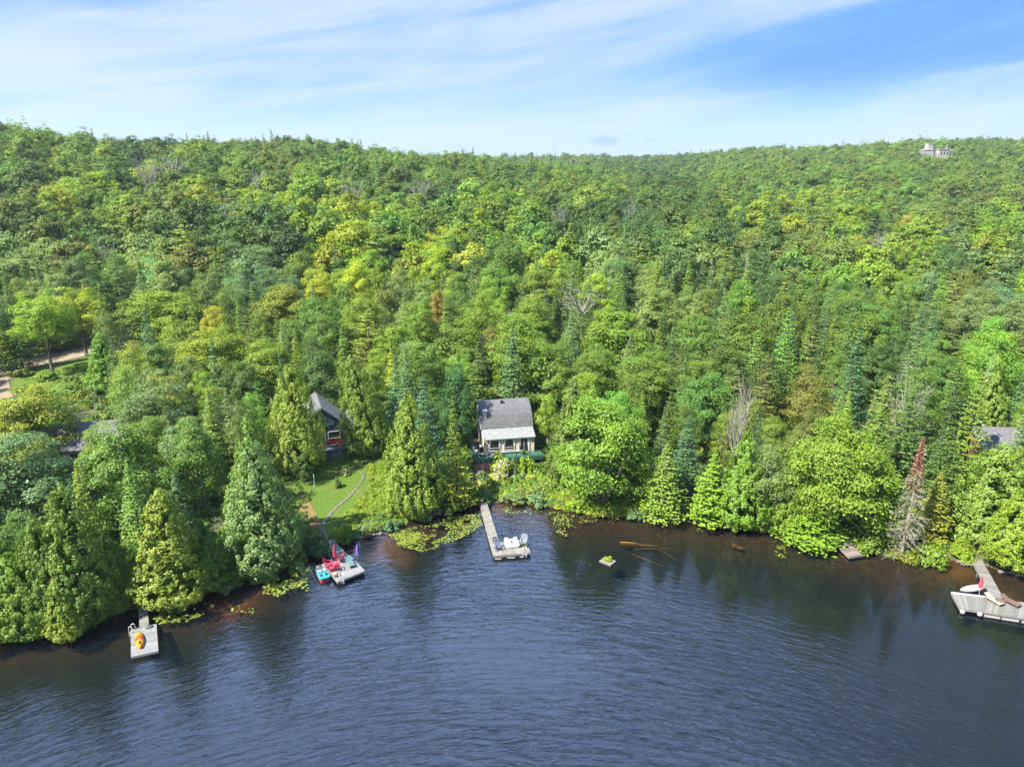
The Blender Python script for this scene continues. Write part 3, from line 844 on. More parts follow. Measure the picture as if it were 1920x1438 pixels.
# hillside individuals
for a in [('birch', 290, 430, 13, 110, 'P'), ('birch', 75, 460, 13, 150, 'P'), ('birch', 480, 462, 13, 115, 'T'), ('maple', 300, 545, 12, 150, 'G'),
          ('maple', 640, 455, 12, 90, 'Y'), ('maple', 690, 470, 12, 85, 'Y'), ('maple', 810, 458, 12, 90, 'Y'), ('maple', 850, 430, 12, 85, 'Y'), ('maple', 780, 500, 11, 70, 'Y'),
          ('birch', 752, 505, 12, 70, 'T'), ('maple', 590, 560, 12, 110, 'M'), ('maple', 520, 535, 12, 110, 'C'), ('maple', 680, 560, 12, 100, 'G'), ('maple', 745, 610, 11, 90, 'G'),
          ('maple', 1000, 560, 12, 95, 'G'), ('maple', 1160, 585, 12, 140, 'G'), ('pine', 1195, 405, 16, 75, 'D'), ('pine', 1150, 400, 14, 55, 'O'), ('maple', 1065, 475, 12, 60, 'G'),
          ('birch', 1270, 465, 13, 75, 'P'), ('birch', 1165, 480, 12, 75, 'P'), ('pine', 1530, 445, 15, 60, 'O'), ('pine', 1740, 465, 15, 70, 'O'), ('birch', 1800, 470, 14, 70, 'T'),
          ('pine', 1890, 480, 15, 85, 'T'), ('fir', 1480, 530, 13, 34, 'B'), ('fir', 1570, 525, 13, 34, 'B'), ('fir', 1445, 545, 12, 30, 'B'), ('fir', 1460, 505, 13, 34, 'M'),
          ('maple', 1640, 570, 12, 120, 'M'), ('maple', 1600, 560, 12, 90, 'D'), ('maple', 1880, 620, 12, 120, 'G'), ('maple', 1400, 590, 12, 120, 'M'), ('birch', 1310, 590, 12, 130, 'M'),
          ('pine', 1440, 665, 13, 70, 'O'), ('birch', 1520, 690, 11, 110, 'O'), ('maple', 1330, 700, 11, 120, 'M'), ('birch', 1210, 660, 11, 120, 'M'), ('maple', 1100, 700, 11, 90, 'G'),
          ('birch', 1290, 755, 10, 60, 'M'), ('maple', 400, 620, 11, 150, 'G'), ('maple', 500, 640, 11, 120, 'G'), ('birch', 340, 600, 11, 100, 'C'), ('maple', 400, 575, 11, 60, 'E'),
          ('maple', 850, 610, 11, 110, 'M'), ('maple', 790, 640, 11, 90, 'C'), ('birch', 770, 640, 10, 80, 'T'), ('fir', 733, 655, 11, 40, 'Y'), ('maple', 600, 660, 11, 100, 'D'),
          ('birch', 250, 640, 9, 90, 'C'), ('maple', 800, 570, 11, 30, 'R'), ('maple', 820, 545, 11, 40, 'R'), ('maple', 1020, 340, 12, 20, 'R'), ('maple', 165, 462, 12, 38, 'E'), ('maple', 1705, 405, 13, 36, 'E'), ('maple', 1690, 425, 11, 18, 'U')]:
    tree_t(*a)
for a in [('dead', 1092, 545, 8.5, 78, 1), ('dead', 265, 310, 13, 34, 2), ('dead', 318, 305, 13, 50, 0), ('dead', 285, 318, 12, 24, 2), ('dead', 660, 350, 12, 36, 1), ('dead', 790, 345, 12, 50, 0), ('dead', 1050, 400, 12, 34, 2),
          ('dead', 200, 465, 10, 26, 1), ('dead', 480, 330, 12, 34, 1), ('dead', 418, 390, 12, 36, 1), ('dead', 1645, 455, 12, 32, 2), ('dead', 1180, 385, 11, 28, 0), ('dead', 1388, 755, 12, 46, 0), ('dead', 1700, 740, 10, 60, 1)]:
    tree_t(a[0], a[1], a[2], a[3] + 2.5, a[4] * 1.25, 'P', None, a[5])
for a in [('snag', 1402, 470, 13, 30, 0), ('snag', 1373, 480, 11, 18, 1), ('snag', 1570, 495, 10, 26, 1), ('snag', 105, 322, 12, 16, 0)]:
    tree_t(a[0], a[1], a[2], a[3] + 2.5, a[4] * 1.25, 'P', None, a[5])
tree_b('dead', 1430, 975, 905, 50, 'P', 'small bare grey bush on the bank between shore cedars', 0)
tree_b('dead', 1240, 966, 870, 40, 'P', 'bare grey stems at the foot of the pale-trunked waterline fir', 2)
# the red-topped dead spruce: grey twigs below, rust needles at its tip
p = on_ground(1690, 1042); zt = height_to(p.x, p.y, 820); hh = zt - p.z
DS = thing('dead_spruce', 'tall dead grey spruce with a rusty red top leaning over the water', 'tree', p, 0.6, 'bare dead trees')
tbm = dead(9, conifer=True, H=hh, twig=5)
rg9 = random.Random(3)
for i in range(110):
    tt = rg9.uniform(.04, .7); a = rg9.uniform(0, 6.28); L = (1 - tt) * hh * .17 * rg9.uniform(.5, 1.2) + .2
    s_ = Vector((0, 0, hh * tt)); d_ = Vector((math.cos(a), math.sin(a), -.3)); e_ = s_ + d_ * L
    tbm.tube([s_, s_.lerp(e_, .5), e_], [.03, .022, .01], 3, cap=False)
    for k_ in range(6):
        f_ = rg9.uniform(.25, 1); q_ = s_.lerp(e_, f_); tbm.tube([q_, q_ + (d_ + Vector((rg9.gauss(0, .7), rg9.gauss(0, .7), rg9.gauss(0, .35)))).normalized() * L * .3], [.02, .008], 3, cap=False)
tbm.build('branches', DEADBARK, DS)
cr = Crown(); n = 1100
tt = 1 - .42 * rng.random(n) ** 1.6; rr_ = (1.02 - tt) * hh * .15 * np.sqrt(rng.random(n)); aa = rng.uniform(0, 6.28, n)
cr.add(np.stack([rr_ * np.cos(aa), rr_ * np.sin(aa), tt * hh], 1), rng.normal(size=(n, 3)) + [0, 0, 1], .22, .5 + rng.normal(size=n) * .2)
c = link('rusty_needles', cr.mesh('rusty_needles', NEEDLE), DS); c['tint'] = [.27, .12, .085]
cr = Crown(); n = 900
tt = rng.uniform(.10, .72, n); rr_ = (1 - tt) * hh * .17 * np.sqrt(rng.random(n)); aa = rng.uniform(0, 6.28, n)
cr.add(np.stack([rr_ * np.cos(aa), rr_ * np.sin(aa), tt * hh], 1), rng.normal(size=(n, 3)) + [0, 0, 1], .22, .5 + rng.normal(size=n) * .2)
c = link('sparse_needles', cr.mesh('sparse_needles', NEEDLE), DS); c['tint'] = [.16, .18, .06]
TREES.append(dict(o=DS, x=p.x, y=p.y, r=1.6, kind='snag', code='P', px=1690, py=820, label='x'))

# ------------------------------------------------ random planting between them
# open ground and views that must stay open: (px0, px1, py0, py1, distance)
OPEN = [(886, 1003, 744, 905, 105), (574, 650, 744, 862, 106), (915, 1075, 868, 960, 84), (548, 765, 862, 1010, 88), (-60, 118, 655, 712, 128), (100, 160, 640, 690, 134), (228, 246, 620, 636, 143),
        (150, 200, 785, 832, 92), (1850, 1900, 830, 852, 90), (1805, 1845, 1015, 1060, 75), (10, 160, 640, 725, 131), (60, 170, 700, 722, 118)]
ANCH = [(50, 290, 'M'), (60, 320, 'O'), (150, 300, 'M'), (250, 300, 'D'), (330, 330, 'C'), (420, 320, 'M'), (500, 310, 'O'), (600, 290, 'M'), (700, 300, 'M'), (820, 300, 'M'), (900, 320, 'M'),
        (50, 400, 'D'), (130, 350, 'C'), (200, 380, 'M'), (160, 340, 'Y'), (300, 380, 'O'), (380, 360, 'D'), (450, 380, 'C'), (560, 370, 'Y'), (620, 400, 'M'), (700, 390, 'Y'), (720, 350, 'M'), (830, 370, 'D'), (880, 400, 'G'), (820, 400, 'M'),
        (50, 480, 'P'), (130, 500, 'P'), (210, 530, 'D'), (300, 460, 'P'), (350, 470, 'O'), (400, 430, 'D'), (480, 500, 'T'), (560, 430, 'D'), (600, 470, 'Y'), (650, 480, 'Y'), (720, 430, 'G'), (820, 470, 'Y'), (880, 470, 'D'), (940, 430, 'G'),
        (300, 560, 'G'), (380, 600, 'G'), (440, 560, 'M'), (520, 560, 'C'), (590, 600, 'M'), (650, 560, 'G'), (700, 620, 'G'), (760, 540, 'P'), (840, 560, 'G'), (900, 540, 'G'), (960, 500, 'M'), (1000, 440, 'M'), (1080, 420, 'D'),
        (1000, 600, 'G'), (1060, 500, 'Y'), (1150, 470, 'P'), (1200, 440, 'D'), (1250, 500, 'P'), (1330, 500, 'D'), (1350, 450, 'M'), (1100, 350, 'M'), (1200, 360, 'D'), (1300, 380, 'D'), (1400, 350, 'M'), (1000, 310, 'M'), (1500, 320, 'M'), (1650, 320, 'M'), (1800, 330, 'M'), (1200, 320, 'D'),
        (1480, 390, 'Y'), (1600, 400, 'G'), (1700, 360, 'M'), (1820, 380, 'O'), (1890, 420, 'G'), (1450, 430, 'O'), (1550, 480, 'O'), (1650, 470, 'C'), (1720, 500, 'G'), (1800, 500, 'T'), (1880, 520, 'T'), (1500, 560, 'M'), (1420, 520, 'D'), (1600, 540, 'G'),
        (300, 680, 'C'), (350, 740, 'T'), (430, 680, 'G'), (500, 720, 'G'), (560, 660, 'M'), (640, 640, 'D'), (720, 700, 'M'), (820, 650, 'G'), (870, 720, 'M'), (1050, 640, 'M'), (1120, 640, 'M'), (1180, 600, 'G'), (1250, 640, 'M'), (1340, 660, 'M'), (1450, 640, 'D'), (1550, 660, 'M'),
        (1650, 640, 'M'), (1750, 650, 'M'), (1850, 640, 'G'), (1900, 740, 'G'), (1100, 760, 'G'), (1200, 740, 'G'), (1300, 790, 'M'), (1400, 760, 'M'), (1480, 750, 'O'), (1560, 760, 'M'), (1640, 760, 'O'), (1700, 730, 'O'), (1780, 760, 'D'), (60, 760, 'C'), (200, 720, 'C'), (330, 900, 'D'), (200, 930, 'D'), (460, 840, 'M'), (650, 760, 'D'), (820, 820, 'D')]
AN = np.array([(a, b) for a, b, _ in ANCH], float)
def code_at(px, py):
    d = (AN[:, 0] - px) ** 2 + ((AN[:, 1] - py) * 1.8) ** 2 + rng.uniform(0, 1, len(AN)) * 9000
    return ANCH[int(np.argmin(d))][2]
def conif(px, py):
    v = .10 + .26 * math.exp(-((px - 1500) / 350) ** 2 - ((py - 500) / 110) ** 2) + .15 * math.exp(-((px - 1150) / 200) ** 2 - ((py - 430) / 60) ** 2)
    v += .2 * math.exp(-((px - 1700) / 200) ** 2 - ((py - 680) / 120) ** 2)
    return v
def blocked(x, y, z, h, rad):
    px, pyt, dc = proj(x, y, z + h); _, pyb, _ = proj(x, y, z); wp = rad * FPX / dc
    for (a, b_, c_, d_, dist) in OPEN:
        if y < dist + 3 and px + wp * .9 > a and px - wp * .9 < b_ and pyt < d_ and pyb > c_:
            return True
    return False
def pick(px, py):
    if rng.random() < conif(px, py):
        k = 'pine' if rng.random() < .34 else 'fir'
        c = rng.choice(['B', 'M', 'D', 'T', 'B', 'G']) if k == 'fir' else rng.choice(['O', 'D', 'O', 'C'])
        return k, str(c)
    c = code_at(px, py) if rng.random() < .72 else str(rng.choice(['G', 'M', 'M', 'D', 'C', 'O']))
    return ('birch' if rng.random() < .33 else 'maple'), c
NEAR = 172.0
pts = []
cand = []
for y in np.arange(48, NEAR, 1.0):
    for x in np.arange(-.83 * y - 6, .83 * y + 6, 1.0):
        cand.append((x + rng.uniform(-.5, .5), y + rng.uniform(-.5, .5)))
cand = np.array(cand); rng.shuffle(cand)
cand = cand[shore_s(cand[:, 0], cand[:, 1]) > 1.6]
CZ = T(cand[:, 0], cand[:, 1])
tx = [t_['x'] for t_ in TREES]; ty = [t_['y'] for t_ in TREES]; tr = [t_['r'] for t_ in TREES]
QX, QY, QR = list(tx), list(ty), list(tr)
for (x, y), z in zip(cand, CZ):
    h = float(rng.uniform(9.0, 14.5)); s_ = 1.0
    px, py, dc = proj(x, y, z + h)
    kind, code = pick(px, py)
    if y < 100: h *= .85
    rad = h * {'maple': .365, 'birch': .29, 'fir': .18, 'pine': .25}[kind] * rng.uniform(.85, 1.15)
    if kind == 'fir': h *= 1.12
    ax = np.array(QX); ay = np.array(QY); ar = np.array(QR)
    d = np.hypot(ax - x, ay - y)
    if (d < (ar + rad) * .84).any(): continue
    if blocked(x, y, z, h, rad): continue
    QX.append(x); QY.append(y); QR.append(rad)
    pts.append((kind, float(x), float(y), h, rad * 2, code, float(z)))
cnt = {}
pts.sort(key=lambda q: q[2])
rest = []
for q in pts:
    cnt[q[0]] = cnt.get(q[0], 0) + 1
    if cnt[q[0]] > 290:
        rest.append(q); continue
    put_tree(q[0], q[1], q[2], q[3], q[4], q[5], None, None, .14, q[6])
print('individual trees', len(TREES), cnt)

# ------------------------------------------------ the far woods: one object, shapes instanced on points
def far_woods():
    lods = []
    for i in range(4):
        cr, _ = broadleaf(700 + i, H=11, Rr=[4.1, 4.4, 3.9, 4.3][i], flat=.85, ncl=54, nl=84, size=.37, base=.15, inner=True)
        lods.append((cr, LEAF))
    for i in range(2):
        cr, _ = broadleaf(720 + i, H=11.5, Rr=2.7, ncl=44, nl=70, size=.31, flat=.9, base=.15, open_=.2); lods.append((cr, LEAF))
    for i in range(2):
        cr, _ = fir(740 + i, H=13, Rr=2.1, lev=24, nb=9, nq=12, size=.42); lods.append((cr, NEEDLE))
    cr, _ = fir(750, H=13, Rr=3.1, lev=12, nb=8, nq=28, size=.4, droop=.02, cone=.62, gap=.15, base=.14); lods.append((cr, NEEDLE))
    V, F, var, lod, mi = [], [], [], [], []
    off = 0
    for k, (cr, mt) in enumerate(lods):
        v, f = leaf_quads(np.concatenate(cr.C), np.concatenate(cr.N), np.concatenate(cr.S), .75)
        V.append(v); F.append(f + off); off += len(v)
        var.append(np.clip(np.concatenate(cr.var), 0, 1)); lod.append(np.full(len(v), k)); mi.append(np.full(len(f), 0 if mt is LEAF else 1))
    P, KD, SCL, ROT, TN = [], [], [], [], []
    for q in rest:
        k = {'maple': rng.integers(4), 'birch': 4 + rng.integers(2), 'fir': 6 + rng.integers(2), 'pine': 8}[q[0]]
        P.append((q[1], q[2], q[6] - .2)); KD.append(k); SCL.append((q[4] / 6.6, q[4] / 6.6, q[3] / 11)); ROT.append(rng.uniform(0, 6.28)); TN.append(jit(q[5]))
    y = NEAR
    while y < 1750:
        st = 6.3 + y * .0022
        n = int(1.78 * y / st)
        xs = (np.arange(n) - n / 2) * st + rng.uniform(-.42, .42, n) * st
        yy = y + rng.uniform(-.45, .45, n) * st
        zz = T(xs, yy)
        for x, y_, z in zip(xs, yy, zz):
            if y_ < NEAR - 1: y_ = NEAR
            px, py, dc = proj(x, y_, z + 10)
            if px < -60 or px > 1980: continue
            kind, code = pick(px, py)
            if y_ > 260 and code in 'PTER' and rng.random() < .6: code = 'M'
            k = {'maple': rng.integers(4), 'birch': 4 + rng.integers(2), 'fir': 6 + rng.integers(2), 'pine': 8}[kind]
            big = 1.18 * rng.choice([.8, .95, 1.1, 1.35]) * rng.uniform(.88, 1.12) * (1 + (y_ - 170) * .00022)
            P.append((x, y_, z - .3)); KD.append(k)
            hs = big * rng.uniform(.70, .95)
            if kind == 'fir': hs *= 1.0
            SCL.append((big, big, hs)); ROT.append(rng.uniform(0, 6.28)); TN.append(jit(code, .16))
        y += st * .92
    # keep the lodge on the far ridge in view
    P = np.array(P); keep = np.ones(len(P), bool)
    pr = [proj(p_[0], p_[1], p_[2] + 11 * SCL[i_][2]) for i_, p_ in enumerate(P)]
    for i, (a, b_, c_) in enumerate(pr):
        if 1720 < a < 1803 and 240 < b_ < 290 and P[i][1] > 400 and P[i][1] < LODGE_Y + 14 : keep[i] = False
    P = P[keep]; KD = np.array(KD)[keep]; SCL = np.array(SCL)[keep]; ROT = np.array(ROT)[keep]; TN = np.array(TN)[keep]
    print('far trees', len(P))
    return scatter('hillside_forest', lods, P, KD, SCL, ROT, TN, 'mixed green forest covering the hills behind the cottages up to the skyline', 'forest', V, F, var, lod, mi)

def scatter(name, lods, P, KD, SCL, ROT, TN, label, cat, V=None, F=None, var=None, lod=None, mi=None):
    if V is None:
        V, F, var, lod, mi = [], [], [], [], []; off = 0
        for k, (cr, mt) in enumerate(lods):
            v, f = leaf_quads(np.concatenate(cr.C), np.concatenate(cr.N), np.concatenate(cr.S), .75)
            V.append(v); F.append(f + off); off += len(v)
            var.append(np.clip(np.concatenate(cr.var), 0, 1)); lod.append(np.full(len(v), k)); mi.append(np.full(len(f), 0 if mt is LEAF else 1))
    P = np.array(P); npnt = len(P); VV = np.concatenate(V + [P]); FF = np.concatenate(F)
    nv = len(VV); n0 = nv - npnt
    z0 = np.zeros(n0)
    me = new_mesh(name, VV, FF, {
        'var': ('FACE', 'FLOAT', np.concatenate(var).astype(np.float32)),
        'lod': ('POINT', 'INT', np.concatenate(lod + [np.full(npnt, -1)]).astype(np.int32)),
        'knd': ('POINT', 'INT', np.concatenate([z0 - 1, np.array(KD)]).astype(np.int32)),
        'scl': ('POINT', 'FLOAT_VECTOR', np.concatenate([np.zeros((n0, 3)), np.array(SCL)]).astype(np.float32)),
        'rot': ('POINT', 'FLOAT', np.concatenate([z0, np.array(ROT)]).astype(np.float32)),
        'tint': ('POINT', 'FLOAT_VECTOR', np.concatenate([np.zeros((n0, 3)), np.array(TN)]).astype(np.float32))}, (LEAF, NEEDLE))
    me.polygons.foreach_set('material_index', np.concatenate(mi).astype(np.int32))
    o = link(name, me, kind='stuff', label=label, category=cat)
    inst_on_points(o, len(lods))
    return o

def inst_on_points(o, nl):
    g = bpy.data.node_groups.new('scatter', 'GeometryNodeTree')
    g.interface.new_socket('Geometry', in_out='INPUT', socket_type='NodeSocketGeometry')
    g.interface.new_socket('Geometry', in_out='OUTPUT', socket_type='NodeSocketGeometry')
    N = g.nodes.new; L = g.links.new
    gi_, go = N('NodeGroupInput'), N('NodeGroupOutput')
    def attr(nm, dt):
        a = N('GeometryNodeInputNamedAttribute'); a.data_type = dt; a.inputs[0].default_value = nm; return a.outputs[0]
    def eq(src, v):
        c = N('FunctionNodeCompare'); c.data_type = 'INT'; c.operation = 'EQUAL'
        L(src, c.inputs[2]); c.inputs[3].default_value = v; return c.outputs[0]
    join = N('GeometryNodeJoinGeometry')
    sp = N('GeometryNodeSeparateGeometry'); sp.domain = 'POINT'
    L(gi_.outputs[0], sp.inputs[0]); L(eq(attr('lod', 'INT'), -1), sp.inputs[1])
    comb = N('ShaderNodeCombineXYZ'); L(attr('rot', 'FLOAT'), comb.inputs[2])
    for k in range(nl):
        s2 = N('GeometryNodeSeparateGeometry'); s2.domain = 'POINT'
        L(gi_.outputs[0], s2.inputs[0]); L(eq(attr('lod', 'INT'), k), s2.inputs[1])
        ip = N('GeometryNodeInstanceOnPoints')
        L(sp.outputs[0], ip.inputs['Points']); L(eq(attr('knd', 'INT'), k), ip.inputs['Selection']); L(s2.outputs[0], ip.inputs['Instance'])
        L(comb.outputs[0], ip.inputs['Rotation']); L(attr('scl', 'FLOAT_VECTOR'), ip.inputs['Scale'])
        L(ip.outputs[0], join.inputs[0])
    L(join.outputs[0], go.inputs[0])
    md = o.modifiers.new('scatter', 'NODES'); md.node_group = g

LODGE_Y = 690.0
far_woods()

# air between here and the ridges
hzb = MB().box((0, 1150, 97.0), (3400, 3300, 210.0))
hm = bpy.data.materials.new('haze'); hm.use_nodes = True; hm.node_tree.nodes.clear()
th_ = NT(hm.node_tree); pv = th_.add('ShaderNodeVolumePrincipled', {'Color': (0.80, 0.90, 1.0, 1), 'Density': 0.00009, 'Anisotropy': 0.2})
ho = th_.add('ShaderNodeOutputMaterial'); th_.l.new(pv.outputs[0], ho.inputs['Volume'])
hzb.build('haze', hm, kind='stuff', label='thin blue summer haze over the far ridges', category='haze')
# ---------------------------------------------------------------- sheets lying on the ground
def sheet(name, poly_px, mat, off=0.06, cuts=4):
    import bmesh
    pts = ground_poly(poly_px)
    bm_ = bmesh.new()
    f = bm_.faces.new([bm_.verts.new((a, b, 0)) for a, b in pts])
    bmesh.ops.triangulate(bm_, faces=[f])
    for _ in range(cuts):
        bmesh.ops.subdivide_edges(bm_, edges=[e for e in bm_.edges if e.calc_length() > 0.9], cuts=1)
        bmesh.ops.triangulate(bm_, faces=bm_.faces[:])
    co = np.array([v.co for v in bm_.verts])
    z = T(co[:, 0], co[:, 1]) + off
    for v, q in zip(bm_.verts, z): v.co.z = q
    bmesh.ops.recalc_face_normals(bm_, faces=bm_.faces[:])
    me = bpy.data.meshes.new(name); bm_.to_mesh(me); bm_.free()
    me.materials.append(mat)
    for p_ in me.polygons: p_.use_smooth = True
    return link(name, me, kind='structure')

def patchmat(name, a, b_, c_, s1=.5, s2=4.0):
    m = bpy.data.materials.new(name); m.use_nodes = True
    t = NT(m.node_tree); b = m.node_tree.nodes['Principled BSDF']
    co = t.add('ShaderNodeNewGeometry').outputs['Position']
    n1_ = t.add('ShaderNodeTexNoise', {'Vector': co, 'Scale': s1, 'Detail': 6.0, 'Roughness': .65}).outputs[0]
    n2_ = t.add('ShaderNodeTexNoise', {'Vector': co, 'Scale': s2, 'Detail': 6.0, 'Roughness': .75}).outputs[0]
    c = t.mix(t.smooth(n2_, .3, .7), a, b_); c = t.mix(t.smooth(n1_, .5, .72), c, c_)
    t.l.new(c, b.inputs['Base Color']); b.inputs['Roughness'].default_value = .95; b.inputs['Specular IOR Level'].default_value = .15
    bm = t.add('ShaderNodeBump', {'Height': n2_, 'Strength': .8, 'Distance': .15}); t.l.new(bm.outputs[0], b.inputs['Normal'])
    return m
LAWN = patchmat('lawn_grass', (0.042, 0.088, 0.012), (0.088, 0.140, 0.020), (0.13, 0.115, 0.036))
DIRT = patchmat('worn_dirt', (0.12, 0.085, 0.035), (0.20, 0.13, 0.06), (0.15, 0.15, 0.03), 1.0)
GRAVEL = patchmat('gravel', (0.17, 0.14, 0.11), (0.24, 0.20, 0.155), (0.12, 0.105, 0.07))
DRY = patchmat('dry_grass', (0.16, 0.17, 0.035), (0.27, 0.22, 0.075), (0.13, 0.19, 0.03))
sheet('lawn', [(540, 880), (560, 862), (600, 856), (650, 850), (700, 848), (745, 865), (760, 940), (735, 972), (700, 985), (660, 1002), (620, 1008), (590, 1002), (560, 980), (548, 930)], LAWN, .06)
sheet('path', [(560, 925), (572, 928), (588, 955), (612, 1000), (616, 1010), (598, 1010), (580, 985), (562, 960)], DIRT, .10)
sheet('grass_bank', [(885, 905), (925, 885), (1000, 888), (1060, 905), (1120, 930), (1060, 945), (1000, 938), (950, 932), (915, 932)], DRY, .06)
sheet('gravel_road', [(-80, 700), (0, 684), (60, 672), (150, 654), (190, 642), (240, 634), (250, 640), (200, 660), (140, 672), (60, 690), (15, 712), (25, 745), (-20, 750), (-90, 730)], GRAVEL, .07)
sheet('road_verge', [(60, 693), (140, 675), (200, 663), (215, 700), (160, 722), (80, 745), (30, 742), (20, 716)], LAWN, .06)

# ---------------------------------------------------------------- shrubs and low growth
def dome(seed, r=1.0, h=1.0, ncl=22, nl=60, size=.17):
    rg = np.random.default_rng(seed); cr = Crown()
    for i in range(ncl):
        d = unit(1, rg)[0]; d[2] = abs(d[2])
        p = d * np.array([r, r, h]) * rg.uniform(.45, .9)
        q = unit(nl, rg); rc = r * rg.uniform(.22, .38)
        C = p + q * rc * rg.uniform(.5, 1, nl)[:, None]; C[:, 2] = np.maximum(C[:, 2], .02)
        cr.add(C, q * .7 + [0, 0, .5] + rg.normal(size=(nl, 3)) * .45 + d * .3, size, .5 + rg.normal() * .15 + rg.normal(size=nl) * .16)
    return cr
SHM = [dome(800 + i, 1.0, .95 + .1 * i).mesh('shrub_leaves', LEAF) for i in range(4)]
STM = MB()
for k in range(6): STM.tube([(0, 0, -.3), (.3 * math.cos(k), .3 * math.sin(k), .7)], [.03, .01], 4)
STM = STM.mesh('shrub_stems', BARK)
cr = Crown(); 
for i in range(42):
    d = unit(1)[0]; d[2] = abs(d[2]) * .9 + .1; d /= np.linalg.norm(d)
    q = unit(26); cr.add(d * 1.0 + q * .10, q + d, .085, .5 + rng.normal(size=26) * .1)
PETM = cr.mesh('blossoms', FLOWER)
def shrub(bx, by, wpx, hpx, code, label, name='shrub', flowers=False, var=None, z=None):
    p = on_ground(bx, by)
    dc = proj(*p)[2]
    t_ = thing(name, label, 'shrub', p, rng.uniform(0, 6.28), 'shrubs round the cottages and along the shore')
    c = link('leaves', SHM[int(rng.integers(4)) if var is None else var], t_); c['tint'] = jit(code, .06)
    link('stems', STM, t_)
    if flowers: link('blossoms', PETM, t_)
    r_ = wpx * dc / FPX / 2
    t_.scale = (r_, r_, max(hpx * dc / FPX / 1.05, .25))
    return t_
shrub(947, 893, 42, 34, 'C', 'big hydrangea bush full of white blooms below the cream cottage deck', 'hydrangea', True)
shrub(902, 897, 22, 16, 'M', 'small white-flowering bush below the red wall of the cream cottage', 'hydrangea', True)
shrub(938, 879, 48, 34, 'Y', 'rounded yellow-green bush against the middle of the green deck')
shrub(986, 886, 34, 36, 'Y', 'upright yellow-green bush at the right end of the green deck')
shrub(978, 898, 16, 12, 'G', 'little bush with a few white flowers right of the big hydrangea', 'hydrangea', True)
shrub(962, 882, 24, 22, 'M', 'mid green bush between the deck and the big hydrangea')
shrub(906, 938, 40, 20, 'D', 'dark rounded bush beside the shore end of the middle dock')
shrub(885, 935, 40, 22, 'G', 'green bush left of the middle dock at the foot of the young fir')
shrub(970, 938, 52, 16, 'T', 'silvery green bush patch on the bank right of the middle dock')
shrub(1010, 942, 50, 18, 'T', 'second silvery bush on the bank, farther right from the middle dock')
shrub(648, 891, 18, 14, 'G', 'lone white hydrangea standing on the lawn', 'hydrangea', True)
shrub(626, 858, 14, 8, 'G', 'white flower clump left of the bench front at the navy cottage', 'hydrangea', True)
shrub(638, 856, 14, 8, 'G', 'white flower clump in front of the red bench', 'hydrangea', True)
shrub(650, 855, 14, 8, 'G', 'white flower clump right of the red bench', 'hydrangea', True)
shrub(668, 858, 22, 9, 'M', 'low green plant at the foot of the cedar stems')
shrub(634, 914, 14, 22, 'T', 'tall grey-green perennial clump in the middle of the lawn')
shrub(575, 878, 40, 14, 'D', 'dark low bush in shade at the left end of the navy cottage')
shrub(590, 1036, 66, 34, 'D', 'large dark bush over the water left of the brown gangway')
shrub(560, 1052, 44, 20, 'M', 'low green bush left of the large dark waterside bush')
shrub(540, 1066, 66, 18, 'P', 'pale grey-green shore bush above the left lily patch')
shrub(495, 1083, 60, 18, 'P', 'pale shore bush spreading left along the bank')
shrub(430, 1102, 50, 20, 'T', 'bluish green bush at the orange sandy shallows')
shrub(650, 1015, 40, 34, 'G', 'bright green bush right of the brown gangway')
shrub(690, 1000, 34, 14, 'O', 'brownish waterside bush right of the brown gangway')
shrub(735, 990, 34, 18, 'T', 'silvery round bush at the edge of the lily bed')
shrub(715, 975, 26, 14, 'M', 'small green bush behind the silvery round bush')
shrub(790, 972, 46, 14, 'P', 'pale strip of low bush between the lawn cedar and the lily bed')
shrub(850, 958, 46, 14, 'P', 'pale low bush left of the middle dock above the lily bed')
shrub(1080, 955, 40, 18, 'Y', 'bright yellow-green bush on the bank below the large leafy tree')
shrub(1130, 965, 44, 16, 'C', 'light green bush at the water below the large leafy tree')
shrub(1190, 968, 44, 16, 'T', 'grey-green bush left of the pale-trunked fir')
shrub(1372, 982, 74, 30, 'G', 'smooth light green bush bulging over the water between shore cedars')
shrub(1440, 996, 40, 22, 'G', 'small green bush under the shore cedars')
shrub(1632, 1030, 64, 34, 'G', 'bright green bush right of the old small dock')
shrub(1742, 1056, 62, 42, 'G', 'bright green bush under the dead spruce at the water')
shrub(1702, 1054, 40, 24, 'C', 'low olive bush at the foot of the dead spruce')
shrub(1806, 1053, 36, 30, 'Y', 'round yellow-green bush just left of the right dock')
shrub(90, 712, 40, 18, 'G', 'bright fern-like bush in the shaded verge below the road')
shrub(40, 706, 44, 16, 'O', 'olive bush on the left edge of the road verge')
shrub(120, 735, 60, 14, 'C', 'low olive bush patch at the bottom of the road verge')

# uncountable low growth: bank plants and forest undergrowth
def scat_pts(poly_px, n, rmin, rmax, codes, hk=.8, smin=.2):
    poly = ground_poly(poly_px); xs = [p_[0] for p_ in poly]; ys_ = [p_[1] for p_ in poly]
    X_ = rng.uniform(min(xs), max(xs), n * 6); Y_ = rng.uniform(min(ys_), max(ys_), n * 6)
    k = in_poly(X_, Y_, poly) & (shore_s(X_, Y_) > smin); X_, Y_ = X_[k][:n], Y_[k][:n]
    Z_ = T(X_, Y_)
    for x, y, z in zip(X_, Y_, Z_):
        r_ = rng.uniform(rmin, rmax)
        uP.append((x, y, z - .05)); uK.append(rng.integers(4)); uS.append((r_, r_, r_ * hk * rng.uniform(.7, 1.3))); uR.append(rng.uniform(0, 6.28)); uT.append(jit(str(rng.choice(codes)), .15))
uP, uK, uS, uR, uT = [], [], [], [], []
scat_pts([(690, 870), (760, 870), (790, 970), (700, 1000), (640, 1012), (625, 1000), (650, 960), (690, 915)], 700, .25, .6, ['Y', 'G', 'C', 'Y'])
